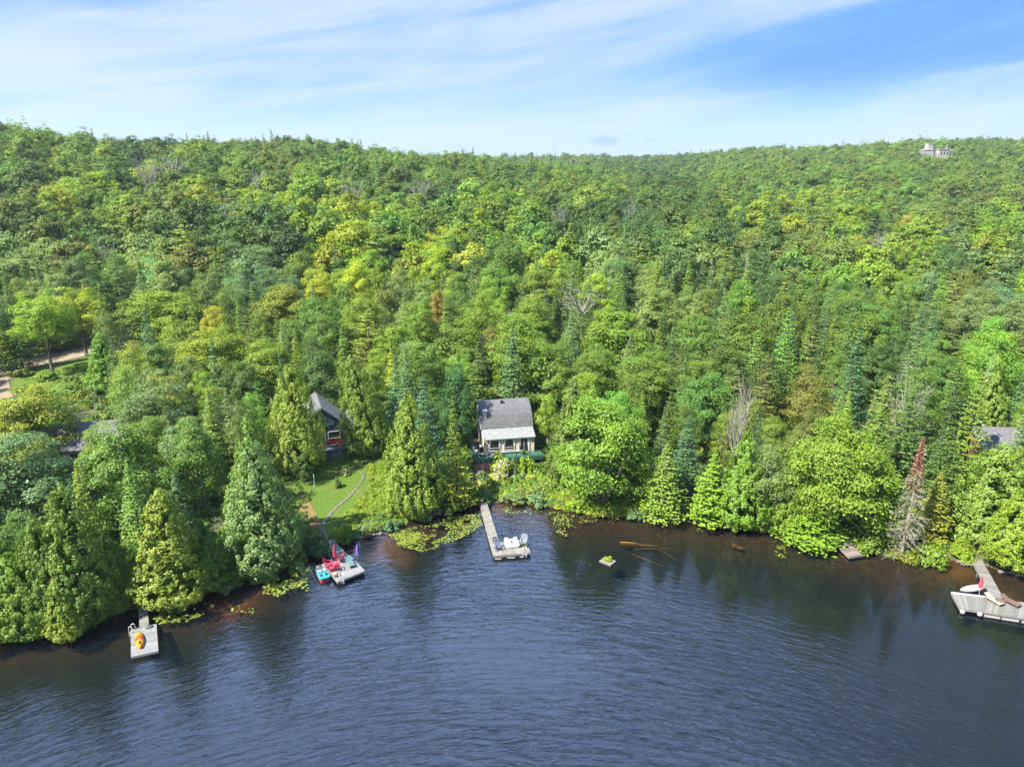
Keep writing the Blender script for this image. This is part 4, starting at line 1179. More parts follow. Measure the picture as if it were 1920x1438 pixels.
scat_pts([(925, 935), (930, 915), (1000, 895), (1100, 905), (1250, 950), (1250, 975), (1180, 972), (1080, 962), (1000, 948)], 750, .3, .7, ['Y', 'C', 'Y', 'G', 'P'])
scat_pts([(880, 900), (925, 885), (1060, 893), (1060, 905), (930, 912)], 130, .15, .3, ['C', 'Y', 'K'], .6)
scat_pts([(545, 890), (575, 930), (600, 1000), (560, 1020), (530, 960)], 120, .3, .6, ['M', 'D', 'O'])
scat_pts([(60, 702), (140, 684), (200, 672), (215, 700), (160, 722), (80, 745), (30, 742), (28, 728)], 90, .3, .7, ['M', 'G', 'O', 'C'], .7)
scat_pts([(570, 875), (690, 865), (690, 960), (620, 1000), (565, 930)], 420, .08, .2, ['G', 'M', 'C', 'O'], .5)
scat_pts([(550, 870), (700, 858), (690, 875), (550, 890)], 60, .2, .4, ['M', 'D', 'G'])
# a strip following the whole shoreline
for i in range(len(SH) - 1):
    a, b = SH[i], SH[i + 1]; L = float(np.hypot(*(b - a)))
    if L > 40: continue
    px0 = (SHORE_PX[i][0] + SHORE_PX[i + 1][0]) / 2
    if 1790 < px0 < 1900 or 595 < px0 < 620: dens = 1.2
    else: dens = 4.5
    nx, ny = -(b - a)[1] / L, (b - a)[0] / L
    for j in range(int(L * dens)):
        f = rng.random(); s_ = abs(rng.normal()) * 1.3 + .15; q = a + (b - a) * f + np.array([nx, ny]) * s_
        if abs(proj(q[0], q[1], 0)[0] - 608) < 16 or abs(proj(q[0], q[1], 0)[0] - 905) < 10 or abs(proj(q[0], q[1], 0)[0] - 267) < 14 or abs(proj(q[0], q[1], 0)[0] - 1832) < 16: continue
        r_ = rng.uniform(.3, .75)
        cds = ['P', 'T', 'O', 'C'] if px0 < 950 else ['Y', 'C', 'T', 'G']
        uP.append((q[0], q[1], Tz(q[0], q[1]) - .05)); uK.append(rng.integers(4)); uS.append((r_, r_, r_ * .8)); uR.append(rng.uniform(0, 6.28)); uT.append(jit(str(rng.choice(cds)), .15))
# under the near trees
ux = rng.uniform(-110, 110, 16000); uy = rng.uniform(50, 150, 16000)
k = (np.abs(ux) < .8 * uy + 4) & (shore_s(ux, uy) > 1.5); ux, uy = ux[k], uy[k]; uz = T(ux, uy)
gpx, gpy, _ = proj(ux, uy, uz)
opn = in_poly(gpx, gpy, [(535, 880), (600, 850), (700, 848), (760, 940), (735, 972), (620, 1012), (560, 985)]) | in_poly(gpx, gpy, [(880, 905), (880, 830), (990, 830), (990, 892)]) | in_poly(gpx, gpy, [(-80, 700), (150, 648), (262, 630), (262, 645), (200, 672), (40, 765), (-90, 765)])
for x, y, z, o_ in zip(ux, uy, uz, opn):
    if o_ or (560 < 0): continue
    r_ = rng.uniform(.4, 1.15)
    uP.append((x, y, z - .1)); uK.append(rng.integers(4)); uS.append((r_, r_, r_ * rng.uniform(.6, 1.5))); uR.append(rng.uniform(0, 6.28)); uT.append(jit(str(rng.choice(['D', 'M', 'M', 'G', 'C'])), .2))
SHL = [(dome(820 + i, 1.0, 1.0, 16, 22, .26), LEAF) for i in range(4)]
scatter('undergrowth', SHL, uP, uK, uS, uR, uT, 'low bushes and ground plants along the bank and under the trees', 'undergrowth')

# ---------------------------------------------------------------- lily pads and weed mats
def pads(name, label, polys, dens, rmin, rmax, mat, edge=0.0):
    V, F = [], []
    for poly_px, dn in polys:
        poly = [tuple(W(a, b)[:2]) for a, b in poly_px]
        xs = [p_[0] for p_ in poly]; ys_ = [p_[1] for p_ in poly]
        n = int((max(xs) - min(xs)) * (max(ys_) - min(ys_)) * dens * dn)
        X_ = rng.uniform(min(xs), max(xs), n); Y_ = rng.uniform(min(ys_), max(ys_), n)
        k = in_poly(X_, Y_, poly) & (vnoise(X_, Y_, 1.3, 5) + vnoise(X_, Y_, .5, 6) * .6 > .55 + edge) & (shore_s(X_, Y_) < 0)
        for x, y in zip(X_[k], Y_[k]):
            r_ = rng.uniform(rmin, rmax); a0 = rng.uniform(0, 6.28); z = .012 + rng.uniform(0, .02); m_ = 7
            tx_, ty_ = rng.normal(size=2) * .10
            b0 = len(V)
            for j in range(m_):
                aa = a0 + .35 + (6.28 - .7) * j / (m_ - 1); V.append((x + r_ * math.cos(aa), y + r_ * math.sin(aa), z + r_ * (tx_ * math.cos(aa) + ty_ * math.sin(aa))))
            V.append((x, y, z)); F.append(tuple(range(b0, b0 + m_ + 1)))
    me = new_mesh(name, np.array(V), F, mats=(mat,))
    return link(name, me, kind='stuff', label=label, category='water plants')
m = bpy.data.materials.new('lily_leaf'); m.use_nodes = True
t = NT(m.node_tree); b = m.node_tree.nodes['Principled BSDF']
ri = t.add('ShaderNodeNewGeometry').outputs['Random Per Island']
t.l.new(t.ramp(ri, [(0, (0.04, 0.075, 0.01)), (.4, (0.09, 0.14, 0.012)), (.75, (0.16, 0.21, 0.018)), (1, (0.20, 0.16, .04))]), b.inputs['Base Color']); b.inputs['Roughness'].default_value = .5
LILY = m
pads('lily_pads', 'dense yellow-green lily bed between the purple umbrella and the middle dock', [([(730, 1002), (780, 985), (850, 968), (900, 962), (905, 985), (880, 1000), (840, 1020), (790, 1036), (745, 1022)], 1.0), ([(735, 1002), (790, 998), (780, 1018), (750, 1022)], 1.6)], 26, .07, .13, LILY, .0)
pads('lily_pads', 'lily patch in front of the pale egg-shaped cedar', [([(285, 1160), (310, 1140), (350, 1133), (400, 1130), (398, 1145), (350, 1165), (300, 1170)], 1)], 24, .08, .16, LILY, .02)
pads('lily_pads', 'yellow-green lily patch along the bank left of the turquoise pedal boat', [([(482, 1112), (495, 1095), (540, 1075), (580, 1060), (590, 1075), (560, 1100), (520, 1118)], 1), ([(430, 1140), (470, 1125), (480, 1150), (440, 1150)], .35), ([(560, 1085), (580, 1080), (578, 1110), (565, 1105)], .5)], 22, .08, .16, LILY, .12)
pads('lily_pads', 'thin scatter of lily pads right of the middle dock', [([(1030, 965), (1060, 965), (1085, 995), (1070, 1008), (1045, 1000)], 1.0), ([(1000, 955), (1160, 970), (1150, 985), (1030, 975)], .35), ([(940, 950), (1000, 955), (1010, 965), (950, 962)], .8)], 14, .07, .14, LILY, .18)
pads('lily_pads', 'few loose lily pads off the bank left of the old small dock', [([(1300, 975), (1325, 985), (1315, 1000), (1300, 990)], .8), ([(1450, 1008), (1475, 1005), (1475, 1045), (1455, 1045)], .8), ([(1490, 1010), (1525, 1015), (1525, 1030), (1495, 1020)], .8)], 16, .07, .14, LILY, .18)

# ---------------------------------------------------------------- docks
def deck(parent, name, TL, TR, BR, BL, z, mat, along=True, bw=.15, th=.04, fascia=True, fmat=None):
    """boards between the left and the right side (along=True) or front to back; corners are picture positions"""
    c = [W(a, b, z) for a, b in (TL, TR, BR, BL)]
    if not along: c = [c[3], c[0], c[1], c[2]]
    TLw, TRw, BRw, BLw = c
    o = parent.location
    L = ((BLw - TLw).length + (BRw - TRw).length) / 2
    n = max(3, int(L / bw)); mb = MB()
    for i in range(n):
        a, b = i / n, (i + 1 - .07) / n
        e = rng.uniform(-.02, .02)
        p_ = [TLw.lerp(BLw, a), TRw.lerp(BRw, a), TRw.lerp(BRw, b), TLw.lerp(BLw, b)]
        dz = Vector((0, 0, e * .3 - th))
        mb.prism([q - o + Vector((0, 0, e * .3)) for q in p_], (0, 0, -th))
    mb.build(name, mat, parent)
    if fascia:
        fb = MB()
        for a, b in ((c[0], c[1]), (c[1], c[2]), (c[2], c[3]), (c[3], c[0])):
            fb.bar(a - o - Vector((0, 0, th + .10)), b - o - Vector((0, 0, th + .10)), .18, .05, up=(0, 0, 1)) if False else fb.prism([a - o - Vector((0, 0, th)), b - o - Vector((0, 0, th)), b - o - Vector((0, 0, th + .20)), a - o - Vector((0, 0, th + .20))], ((b - a).cross(Vector((0, 0, 1)))).normalized() * .05)
        fb.build('fascia', fmat or mat, parent)
    return c
def piles(parent, pts, z, mat, r=.06):
    for q in pts:
        p_ = W(q[0], q[1], z)
        MB().tube([p_ - parent.location - Vector((0, 0, .05)), Vector((p_.x, p_.y, max(Tz(p_.x, p_.y) - .3, -.75))) - parent.location], r, 8).build('post', mat, parent)
def floats_(parent, pts, z, mat, dim, rz=0.0, name='float'):
    for q in pts:
        p_ = W(q[0], q[1], z); f = MB().box((p_.x - parent.location.x, p_.y - parent.location.y, -parent.location.z + .08), dim, rz)
        f.build(name, mat, parent)
def ladder(px, py, z, rz, label, w_=.45, h=.75, depth=.8):
    p_ = W(px, py, z); t_ = thing('ladder', label, 'ladder', p_, rz, 'dock ladders')
    for s_ in (-1, 1):
        MB().tube([(s_ * w_ / 2, .35, 0), (s_ * w_ / 2, .33, h * .8), (s_ * w_ / 2, .18, h), (s_ * w_ / 2, -.02, h * .85), (s_ * w_ / 2, -.06, 0), (s_ * w_ / 2, -.10, -depth)], .028, 8).build('rail', STEEL, t_, True)
    for k in range(3):
        MB().box((0, -.07, -.08 - .25 * k), (w_, .10, .03)).build('rung', STEEL, t_)
    return t_
ZD = .48
# 1 kayak dock
d1 = thing('dock', 'pale grey wooden dock with a square end carrying the orange kayak', 'dock', W(270, 1190, ZD))
deck(d1, 'walkway', (259, 1131), (275.5, 1129), (279.5, 1174), (261.5, 1178), ZD - .02, GREYWOOD)
deck(d1, 'platform', (245, 1180), (293.3, 1169), (297, 1219.5), (245.5, 1231), ZD, PALEWOOD)
piles(d1, [(249, 1184), (290, 1174), (293, 1216), (249, 1226), (262, 1150), (275, 1148)], ZD - .08, GREYWOOD)
ladder(245.5, 1184, ZD, R(-90), 'white looped ladder at the left edge of the kayak dock')
m = bpy.data.materials.new('kayak_shell'); m.use_nodes = True
t = NT(m.node_tree); b = m.node_tree.nodes['Principled BSDF']
co = t.add('ShaderNodeSeparateXYZ', {0: t.add('ShaderNodeTexCoord').outputs['Object']})
f = t.math('MULTIPLY_ADD', co.outputs[0], .34, .5)
f = t.math('ADD', f, t.math('MULTIPLY', t.math('ABSOLUTE', co.outputs[1]), .12))
t.l.new(t.ramp(f, [(0, (.42, .09, .01)), (.14, (.50, .20, .01)), (.38, (.52, .25, .01)), (.46, (.48, .08, .02)), (.56, (.45, .02, .03)), (.62, (.48, .11, .01)), (.75, (.52, .27, .01)), (1, (.46, .16, .01))]), b.inputs['Base Color'])
b.inputs['Roughness'].default_value = .3
KAYAKM = m
def hull(L, Wd, Hh, mat, name, parent, n=14, k=10, keel=.2, flat=0.0):
    V, F = [], []
    for i in range(n + 1):
        u = i / n * 2 - 1; wv = (1 - abs(u) ** 2.2) ** .75 * Wd / 2; hv = Hh * (1 - .35 * abs(u) ** 2); z0 = .02 + .12 * Hh * u * u
        for j in range(k + 1):
            a = math.pi * j / k; y_ = math.cos(a); z_ = math.sin(a) ** (.8) * (1 + keel * (abs(y_) < .1))
            V.append((u * L / 2, y_ * max(wv, .01), z0 + hv * z_))
    for i in range(n):
        for j in range(k):
            a = i * (k + 1) + j; F.append((a, a + 1, a + k + 2, a + k + 1))
        F.append((i * (k + 1) + k, i * (k + 1), (i + 1) * (k + 1), (i + 1) * (k + 1) + k))
    return link(name, new_mesh(name, np.array(V), F, mats=(mat,), smooth=True), parent)
kp = W(262, 1202, ZD)
kay = thing('kayak', 'orange and yellow kayak with a red middle, upturned on the left dock', 'kayak', kp, math.atan2((W(260.5, 1187, ZD) - W(264.5, 1217, ZD)).y, (W(260.5, 1187, ZD) - W(264.5, 1217, ZD)).x))
hull((W(260, 1187, ZD) - W(264, 1217, ZD)).length, .80, .36, KAYAKM, 'hull', kay)
hull(1.1, .34, .405, BLACK, 'keel_strip', kay, keel=0).location = (-.62, 0, 0)
bgp = W(279.5, 1176, ZD)
bgt = thing('bag', 'small dark grey-green bag lying by the walkway end of the kayak dock', 'bag', bgp, .4)
MB().lathe([(.24, 0), (.30, .06), (.26, .15), (.10, .20)], 10, squash=lambda j, k: 1.0 + .3 * math.cos(j / k * 12.56)).build('bag_body', pmat('bag_cloth', (.07, .11, .11), .8), bgt, True)
MB().tube([(-.15, 0, .17), (-.08, 0, .28), (.08, 0, .28), (.15, 0, .17)], .02, 6).build('handle', BLACK, bgt)

# 2 dock with red chairs
d2 = thing('dock', 'grey dock crowded with red chairs and a closed red umbrella', 'dock', W(645, 1060, ZD))
deck(d2, 'gangway', (612.5, 1001), (620, 1000), (636, 1024), (619, 1030), .42, DARKWOOD)
deck(d2, 'walkway', (619, 1030), (635.5, 1024), (658, 1043.5), (634, 1050), ZD - .02, GREYWOOD)
deck(d2, 'platform', (607, 1059), (657.5, 1042), (685, 1070), (633, 1091), ZD, PALEWOOD, bw=.14)
piles(d2, [(612, 1061), (656, 1046), (680, 1069), (633, 1086)], ZD - .08, GREYWOOD, .09)
pl = thing('plank', 'pale plank edging the left side of the brown gangway', 'plank', W(611, 1008, .45))
MB().bar(W(608, 1002, .5) - pl.location, W(613.5, 1014, .5) - pl.location, .12, .06).build('board', TANWOOD, pl)

def adirondack(px, py, z, rz, mat, label, group=None, s=1.0):
    t_ = thing('chair', label, 'chair', W(px, py, z), rz, group); t_.scale = (s, s, s)
    MB().prism([(-.27, -.30, .36), (.27, -.30, .36), (.27, .22, .26), (-.27, .22, .26)], (0, 0, -.035)).build('seat', mat, t_)
    bk = MB()
    for k in range(5):
        x = -.22 + .11 * k; h = .98 - .05 * abs(k - 2) ** 1.5
        bk.prism([(x - .048, .20, .24), (x + .048, .20, .24), (x * 1.25 + .052, .52, h), (x * 1.25 - .052, .52, h)], (0, .03, .01))
    bk.build('backrest', mat, t_)
    for s_ in (-1, 1):
        MB().prism([(s_ * .27, -.36, .55), (s_ * .39, -.36, .55), (s_ * .36, .40, .55), (s_ * .29, .40, .55)], (0, 0, .03)).build('armrest', mat, t_)
        MB().box((s_ * .31, -.30, .275), (.07, .10, .55)).build('leg', mat, t_)
        MB().prism([(s_ * .28, .10, .30), (s_ * .28, .52, .0), (s_ * .28, .42, .0), (s_ * .28, .0, .28)], (s_ * .04, 0, 0)).build('leg', mat, t_)
    return t_
def umbrella(px, py, z, h, mat, label, tilt=(0, 0), below=0.0, base=True):
    t_ = thing('umbrella', label, 'umbrella', W(px, py, z)); t_.rotation_euler = (tilt[0], tilt[1], .4)
    MB().tube([(0, 0, -below), (0, 0, h)], .024, 8).build('pole', STEEL, t_, True)
    MB().lathe([(.05, h * .40), (.23, h * .43), (.20, h * .55), (.16, h * .75), (.09, h * .93), (.03, h * .99)], 24, squash=lambda j, k: 1.0 if j % 3 else .68).build('folded_canopy', mat, t_)
    MB().lathe([(.03, h * .99), (.035, h * 1.01), (.01, h * 1.04)], 8).build('finial', mat, t_)
    if base: MB().lathe([(.24, 0), (.24, .05), (.06, .10), (.04, .25)], 14).build('base', BLACK, t_)
    return t_
g = 'red chairs on the left dock'
adirondack(616, 1062, ZD, R(75), REDPL, 'red slatted dock chair farthest left beside the red umbrella', g)
adirondack(637, 1052, ZD, R(-70), REDPL, 'red slatted dock chair right behind the red umbrella', g)
adirondack(620, 1069.5, ZD, R(130), REDPL, 'red slatted dock chair at the left corner near the pedal boat', g)
adirondack(632, 1068, ZD, R(-160), REDPL, 'red slatted dock chair nearest the middle of the platform', g)
umbrella(629, 1058, ZD, 2.45, REDCLOTH, 'closed red umbrella standing among the red dock chairs')
tb_ = thing('side_table', 'small low red table between the red dock chairs', 'table', W(627, 1062.5, ZD))
MB().box((0, 0, .40), (.55, .55, .04)).build('tabletop', REDPL, tb_)
for sx in (-1, 1):
    for sy in (-1, 1): MB().box((sx * .22, sy * .22, .19), (.05, .05, .38)).build('leg', REDPL, tb_)
def lounger(px, py, z, rz, mat, fm, label, L=1.85, wd=.62, back=.55, ang=.5):
    t_ = thing('sun_lounger', label, 'sun lounger', W(px, py, z), rz)
    MB().prism([(-wd / 2, -L / 2, .30), (wd / 2, -L / 2, .30), (wd / 2, L / 2 - back, .30), (-wd / 2, L / 2 - back, .30)], (0, 0, .06)).build('seat', mat, t_)
    y0 = L / 2 - back; MB().prism([(-wd / 2, y0 + .01, .31), (wd / 2, y0 + .01, .31), (wd / 2, y0 + back * math.cos(ang), .31 + back * math.sin(ang)), (-wd / 2, y0 + back * math.cos(ang), .31 + back * math.sin(ang))], (0, -.02, .06)).build('backrest', mat, t_)
    for sx in (-1, 1):
        MB().bar((sx * (wd / 2 + .025), -L / 2, .28), (sx * (wd / 2 + .025), L / 2 - .1, .28), .04, .05).build('side_rail', fm, t_)
        for yy in (-L / 2 + .15, L / 2 - .4): MB().box((sx * (wd / 2 - .02), yy, .14), (.05, .05, .27)).build('leg', fm, t_)
    return t_
lounger(657, 1058, ZD, R(28), TEALCLOTH, GREYPL, 'teal sun lounger on the right side of the red-chair dock')
kb = thing('storage_basket', 'tan woven basket at the front left corner of the red-chair dock', 'basket', W(629.5, 1080, ZD), .5)
MB().lathe([(.22, 0), (.30, .12), (.33, .30), (.30, .33), (.26, .30), (.2, .1)], 14).build('basket_body', TAN, kb, True)
MB().lathe([(.24, .28), (.22, .38), (.10, .44)], 12).build('cushion', BEIGE, kb, True)
ladder(640.5, 1087.5, ZD, R(22), 'white ladder at the front edge of the red-chair dock')
umbrella(671.5, 1053, ZD, 2.2, PURPLE, 'closed purple umbrella on the right edge of the red-chair dock', base=True)
pb = thing('pedal_boat', 'turquoise pedal boat with two white seats moored by the red-chair dock', 'pedal boat', W(605.5, 1077.5, .18), math.atan2((W(608, 1066, .2) - W(589, 1071, .2)).y, (W(608, 1066, .2) - W(589, 1071, .2)).x) - R(90) + R(90))
def rslab(w_, l_, z0, z1, r_=.2, k=5):
    pts_ = []
    for cx, cy, a0 in ((w_ / 2 - r_, l_ / 2 - r_, 0), (-w_ / 2 + r_, l_ / 2 - r_, 90), (-w_ / 2 + r_, -l_ / 2 + r_, 180), (w_ / 2 - r_, -l_ / 2 + r_, 270)):
        for q in range(k + 1): a = R(a0 + 90 * q / k); pts_.append((cx + r_ * math.cos(a), cy + r_ * math.sin(a), z0))
    return MB().prism(pts_, (0, 0, z1 - z0))
pbl = (W(589, 1071, .2) - W(605, 1088, .2)).length; pbw = (W(589, 1071, .2) - W(608, 1066, .2)).length
rslab(pbw, pbl, -.25, .12, .25).build('hull', REDPL, pb)
rslab(pbw + .08, pbl + .08, .12, .30, .28).build('deck', TEAL, pb)
for sx in (-1, 1):
    MB().box((sx * pbw * .25, pbl * .16, .36), (pbw * .34, .50, .12)).build('seat', PLASTIC, pb)
    MB().prism([(sx * pbw * .25 - .26, pbl * .16 + .20, .42), (sx * pbw * .25 + .26, pbl * .16 + .20, .42), (sx * pbw * .25 + .22, pbl * .16 + .34, .85), (sx * pbw * .25 - .22, pbl * .16 + .34, .85)], (0, .06, 0)).build('backrest', PLASTIC, pb)
    MB().box((sx * pbw * .25, -pbl * .22, .303), (pbw * .26, pbl * .26, .02)).build('footwell', BLACK, pb)
MB().tube([(0, -.05, .3), (0, 0, .62)], .03, 6).build('steering_lever', BLACK, pb)

# 3 middle dock
d3 = thing('dock', 'long pale wooden dock below the cream cottage with an end platform', 'dock', W(950, 1025, ZD))
deck(d3, 'walkway', (898.5, 942.5), (912, 939), (936, 1015.5), (918, 1018), ZD - .02, TANWOOD)
deck(d3, 'platform', (918.2, 1018.2), (986.6, 1011), (995, 1036), (925, 1041.8), ZD, TANWOOD, along=False, bw=.14)
piles(d3, [(921, 1020), (983, 1014), (991, 1034), (928, 1039), (903, 962), (915, 960), (911, 990), (924, 988)], ZD - .08, GREYWOOD)
for q, w_ in (((934, 1040), 1.1), ((958, 1038), 1.3), ((978, 1036.5), .7)):
    p_ = W(q[0], q[1], ZD) - d3.location
    MB().box((p_.x, p_.y - .06, -.36), (w_, .5, .26)).build('float', BLACK, d3)
    MB().box((p_.x, p_.y - .335, -.32), (w_ * .62, .05, .12)).build('float_label', PLASTIC, d3)
adirondack(933.5, 1030, ZD, R(20), BLUEGREY, 'blue-grey slatted chair at the left end of the middle dock platform', 'grey chairs on the middle dock', 1.12)
adirondack(981.5, 1021, ZD, R(-12), GREYPL, 'light grey high-backed chair at the right end of the middle dock', 'grey chairs on the middle dock', 1.15)
bx_ = thing('speaker_box', 'small dark box standing behind the blue-grey chair on the middle dock', 'box', W(927.8, 1014, ZD), .15)
MB().box((0, 0, .24), (.50, .30, .48)).build('cabinet', BLACK, bx_); MB().box((0, -.156, .25), (.40, .012, .38)).build('grille', GREYPL, bx_)
for k, (qx, qy) in enumerate(((977.5, 1025.5), (988, 1026))):
    c_ = thing('flower_pot', ('small dark pot left of the light grey dock chair', 'small dark pot right of the light grey dock chair')[k], 'pot', W(qx, qy, ZD))
    MB().lathe([(.10, 0), (.14, .22), (.15, .24), (.12, .22)], 10).build('pot', BLACK, c_, True); cc = link('plant', SHM[k], c_); cc.scale = (.2, .2, .25); cc.location = (0, 0, .22); cc['tint'] = jit('D')
fl = thing('float_lounge', 'white square two-seat water float resting on the middle dock', 'float', W(959.5, 1020.5, ZD), R(8))
rslab(1.65, 1.85, .03, .24, .28).build('cushion', PLASTIC, fl)
for sx in (-1, 1): rslab(.52, .42, .24, .36, .2).build('headrest', PLASTIC, fl).location = (sx * .52, .86, 0)
MB().box((0, -.1, .25), (.26, .62, .06)).build('centre_console', GREYPL, fl)
MB().lathe([(.06, .28), (.06, .48), (.02, .55), (.02, .64)], 8).build('bottle', BLACK, fl)
ladder(983.8, 1037.5, ZD, R(6), 'white ladder at the front right of the middle dock')

# 4 right dock
d4 = thing('dock', 'weathered grey L-shaped dock cut by the right edge of the picture', 'dock', W(1860, 1130, ZD))
deck(d4, 'walkway', (1822, 1051), (1841.8, 1050), (1883.5, 1124), (1856, 1114), ZD - .02, GREYWOOD)
deck(d4, 'side_platform', (1783.4, 1111.5), (1852.7, 1120), (1844.5, 1146.5), (1799, 1140), ZD, GREYWOOD, along=False)
deck(d4, 'main_platform', (1853.2, 1120), (1985, 1138), (1985, 1169), (1845, 1147), ZD + .02, GREYWOOD, along=False)
a_, b_ = W(1783.2, 1110.8, ZD + .05) - d4.location, W(1852.5, 1119.3, ZD + .05) - d4.location
MB().bar(a_, b_, .10, .16).build('white_edge_rail', WHITE, d4)
piles(d4, [(1788, 1114), (1803, 1139), (1848, 1145), (1915, 1154), (1955, 1160), (1832, 1075), (1848, 1073)], ZD - .08, GREYWOOD)
for q in ((1804, 1141.5), (1836.5, 1146)):
    p_ = W(q[0], q[1], ZD) - d4.location; MB().lathe([(.05, -.42), (.22, -.36), (.24, -.15), (.15, -.02), (.03, 0)], 12, c=(p_.x, p_.y - .12, -.02)).build('float', PLASTIC, d4, True)
for q, w_ in (((1859, 1149.5), 1.5), ((1893, 1155), 1.6), ((1930, 1161), 1.5)):
    p_ = W(q[0], q[1], ZD) - d4.location
    MB().box((p_.x, p_.y + .1, -.32), (w_, .5, .34), R(-17)).build('float', BLACK, d4)
    MB().box((p_.x, p_.y - .18, -.28), (w_ * .9, .05, .22), R(-17)).build('float_label', PLASTIC, d4)
umbrella(1835, 1116.5, ZD, 2.15, REDCLOTH, 'closed red umbrella leaning at the edge of the right dock', tilt=(R(-4), R(6)), below=.9, base=False)
lounger(1862, 1128, ZD, R(20), BEIGE, BEIGE, 'beige sun lounger on the right dock')
lounger(1893, 1131, ZD, R(28), BROWNPL, BROWNPL, 'dark brown sun lounger on the right dock', wd=.66)
wt = thing('side_table', 'round brown wicker table between the two loungers on the right dock', 'table', W(1873.5, 1131, ZD))
MB().lathe([(.40, .36), (.42, .38), (.42, .41), (.02, .415)], 18).build('tabletop', BROWNPL, wt); MB().lathe([(.30, 0), (.22, .15), (.26, .36)], 14).build('pedestal', BROWNPL, wt)
sb = thing('rowboat', 'slim white boat floating inside the corner of the right dock', 'boat', W(1824, 1105, .03), math.atan2((W(1847, 1100, .1) - W(1798, 1108, .1)).y, (W(1847, 1100, .1) - W(1798, 1108, .1)).x))
bl = (W(1847, 1100, .1) - W(1798, 1108, .1)).length
hull(bl, .95, .42, PLASTIC, 'hull', sb, keel=0)
MB().bar((-bl * .42, 0, .43), (bl * .42, 0, .43), .05, .05).build('keel', WHITE, sb)

# 5 old small dock and 6 planted raft
d5 = thing('dock', 'small old dark plank dock against the wooded bank', 'dock', W(1588, 1027, .3))
deck(d5, 'platform', (1560, 1011.6), (1583, 1008.5), (1617.8, 1040), (1591.5, 1044), .42, DARKWOOD, fmat=TANWOOD)
piles(d5, [(1566, 1013), (1592, 1040), (1613, 1038)], .35, DARKWOOD)
rf = thing('raft', 'little floating raft overgrown with bright green plants', 'raft', W(1139.5, 1052, .15))
cs = [W(a, b, .15) - rf.location for a, b in ((1123.7, 1051), (1136, 1043), (1155, 1051.5), (1144.5, 1059.4))]
MB().prism(cs[::-1], (0, 0, -.22)).build('deck', TANWOOD, rf)
gp = link('plants', SHM[1], rf); gp.scale = (.66, .50, .50); gp.rotation_euler = (0, 0, .3); gp.location = (.0, .12, 0); gp['tint'] = [.26, .33, .03]
# sunken logs, just under the surface
ALG = pmat('algae_wood', (.24, .15, .03), .9, noise=.3, nscale=2.5); ALG2 = pmat('dull_wood', (.16, .15, .06), .9, noise=.3, nscale=2.5)
def log(a, b, r_, mat, label, z=-.2, knots=0):
    p1, p2 = W(a[0], a[1], z), W(b[0], b[1], z); c_ = (p1 + p2) / 2
    t_ = thing('sunken_log', label, 'log', c_, 0, 'logs lying under the water')
    mm = MB().tube([p1 - c_, (p1 - c_) * .4 + Vector((0, r_ * .4, 0)), (p2 - c_) * .4, p2 - c_], [r_, r_ * .95, r_ * .8, r_ * .5], 8)
    for k in range(knots):
        s_ = (p1 - c_).lerp(p2 - c_, (.15, .93, .8)[k]); mm.tube([s_, s_ + Vector((.3 * (1 if k else -.2), .5 - k * .2, .08))], [r_ * .5, r_ * .25], 6)
    mm.build('trunk', mat, t_, True)
log((1163, 1018.5), (1236, 1025), .22, ALG, 'thick orange sunken log with stubs, off the shore right of the raft', -.19, 3)
log((1187, 1030), (1286, 1027.6), .08, ALG2, 'long thin sunken pole lying level below the thick orange log', -.15)
log((1183, 1038), (1245, 1061.5), .07, ALG2, 'thin sunken pole slanting down to the right, nearest the raft', -.15)
log((1237, 1031.5), (1271, 1050.5), .06, ALG2, 'short thin sunken pole to the right of the slanting ones', -.15)
log((1236, 988), (1238, 1002), .05, ALG2, 'thin sunken stick close to the pale-trunked fir', -.15)
log((1232, 1002), (1256, 1021), .06, ALG2, 'thin sunken stick above the thick orange log', -.15)
log((1373, 1022), (1394, 1030), .26, ALG, 'short stubby orange sunken log far right of the raft', -.25)
log((1548, 1036), (1612, 1050), .06, ALG, 'thin sunken pole below the old small dock', -.15)

# rocks on two bits of shore
def rockmesh(seed):
    import bmesh
    bm_ = bmesh.new(); bmesh.ops.create_icosphere(bm_, subdivisions=2, radius=.5); rg = random.Random(seed)
    ax = [Vector((rg.gauss(0, 1), rg.gauss(0, 1), rg.gauss(0, 1))).normalized() for _ in range(6)]
    for v in bm_.verts:
        for a in ax:
            d = v.co.dot(a)
            if d > .33: v.co -= a * (d - .33)
        v.co.z *= .7
    me = bpy.data.meshes.new('rock'); bm_.to_mesh(me); bm_.free(); me.materials.append(STONE); return me
RK = [rockmesh(i) for i in range(5)]
rk = [(1795 + 5.0 * i + rng.uniform(-1, 1), 1056 + (8 if i > 15 else .0) + .55 * max(0, 5 * i - 45) * .30 + rng.uniform(-3, 3), 'pinkish grey shore rock at the landing of the right dock', 'rocks along the right shore') for i in range(26)]
rk += [(205 + 4.6 * i, 1149 - 1.2 * i + rng.uniform(-3, 2), 'grey shore rock left of the kayak dock walkway', 'rocks by the kayak dock') for i in range(11)]
rk += [(665 + 7 * i, 1010 - 1.5 * i + rng.uniform(-2, 2), 'grey shore rock between the gangway and the lily bed', 'rocks by the lily bed') for i in range(8)]
for (a, b, lb, gr) in rk:
    if 1818 < a < 1846: continue
    p_ = W(a, b, .05); o = link('rock', RK[int(rng.integers(5))], label=lb, category='rock', group=gr)
    o.location = (p_.x, p_.y, .08); o.rotation_euler = (0, 0, rng.uniform(0, 6)); s_ = rng.uniform(.35, .85); o.scale = (s_, s_ * rng.uniform(.7, 1.2), s_ * .8)
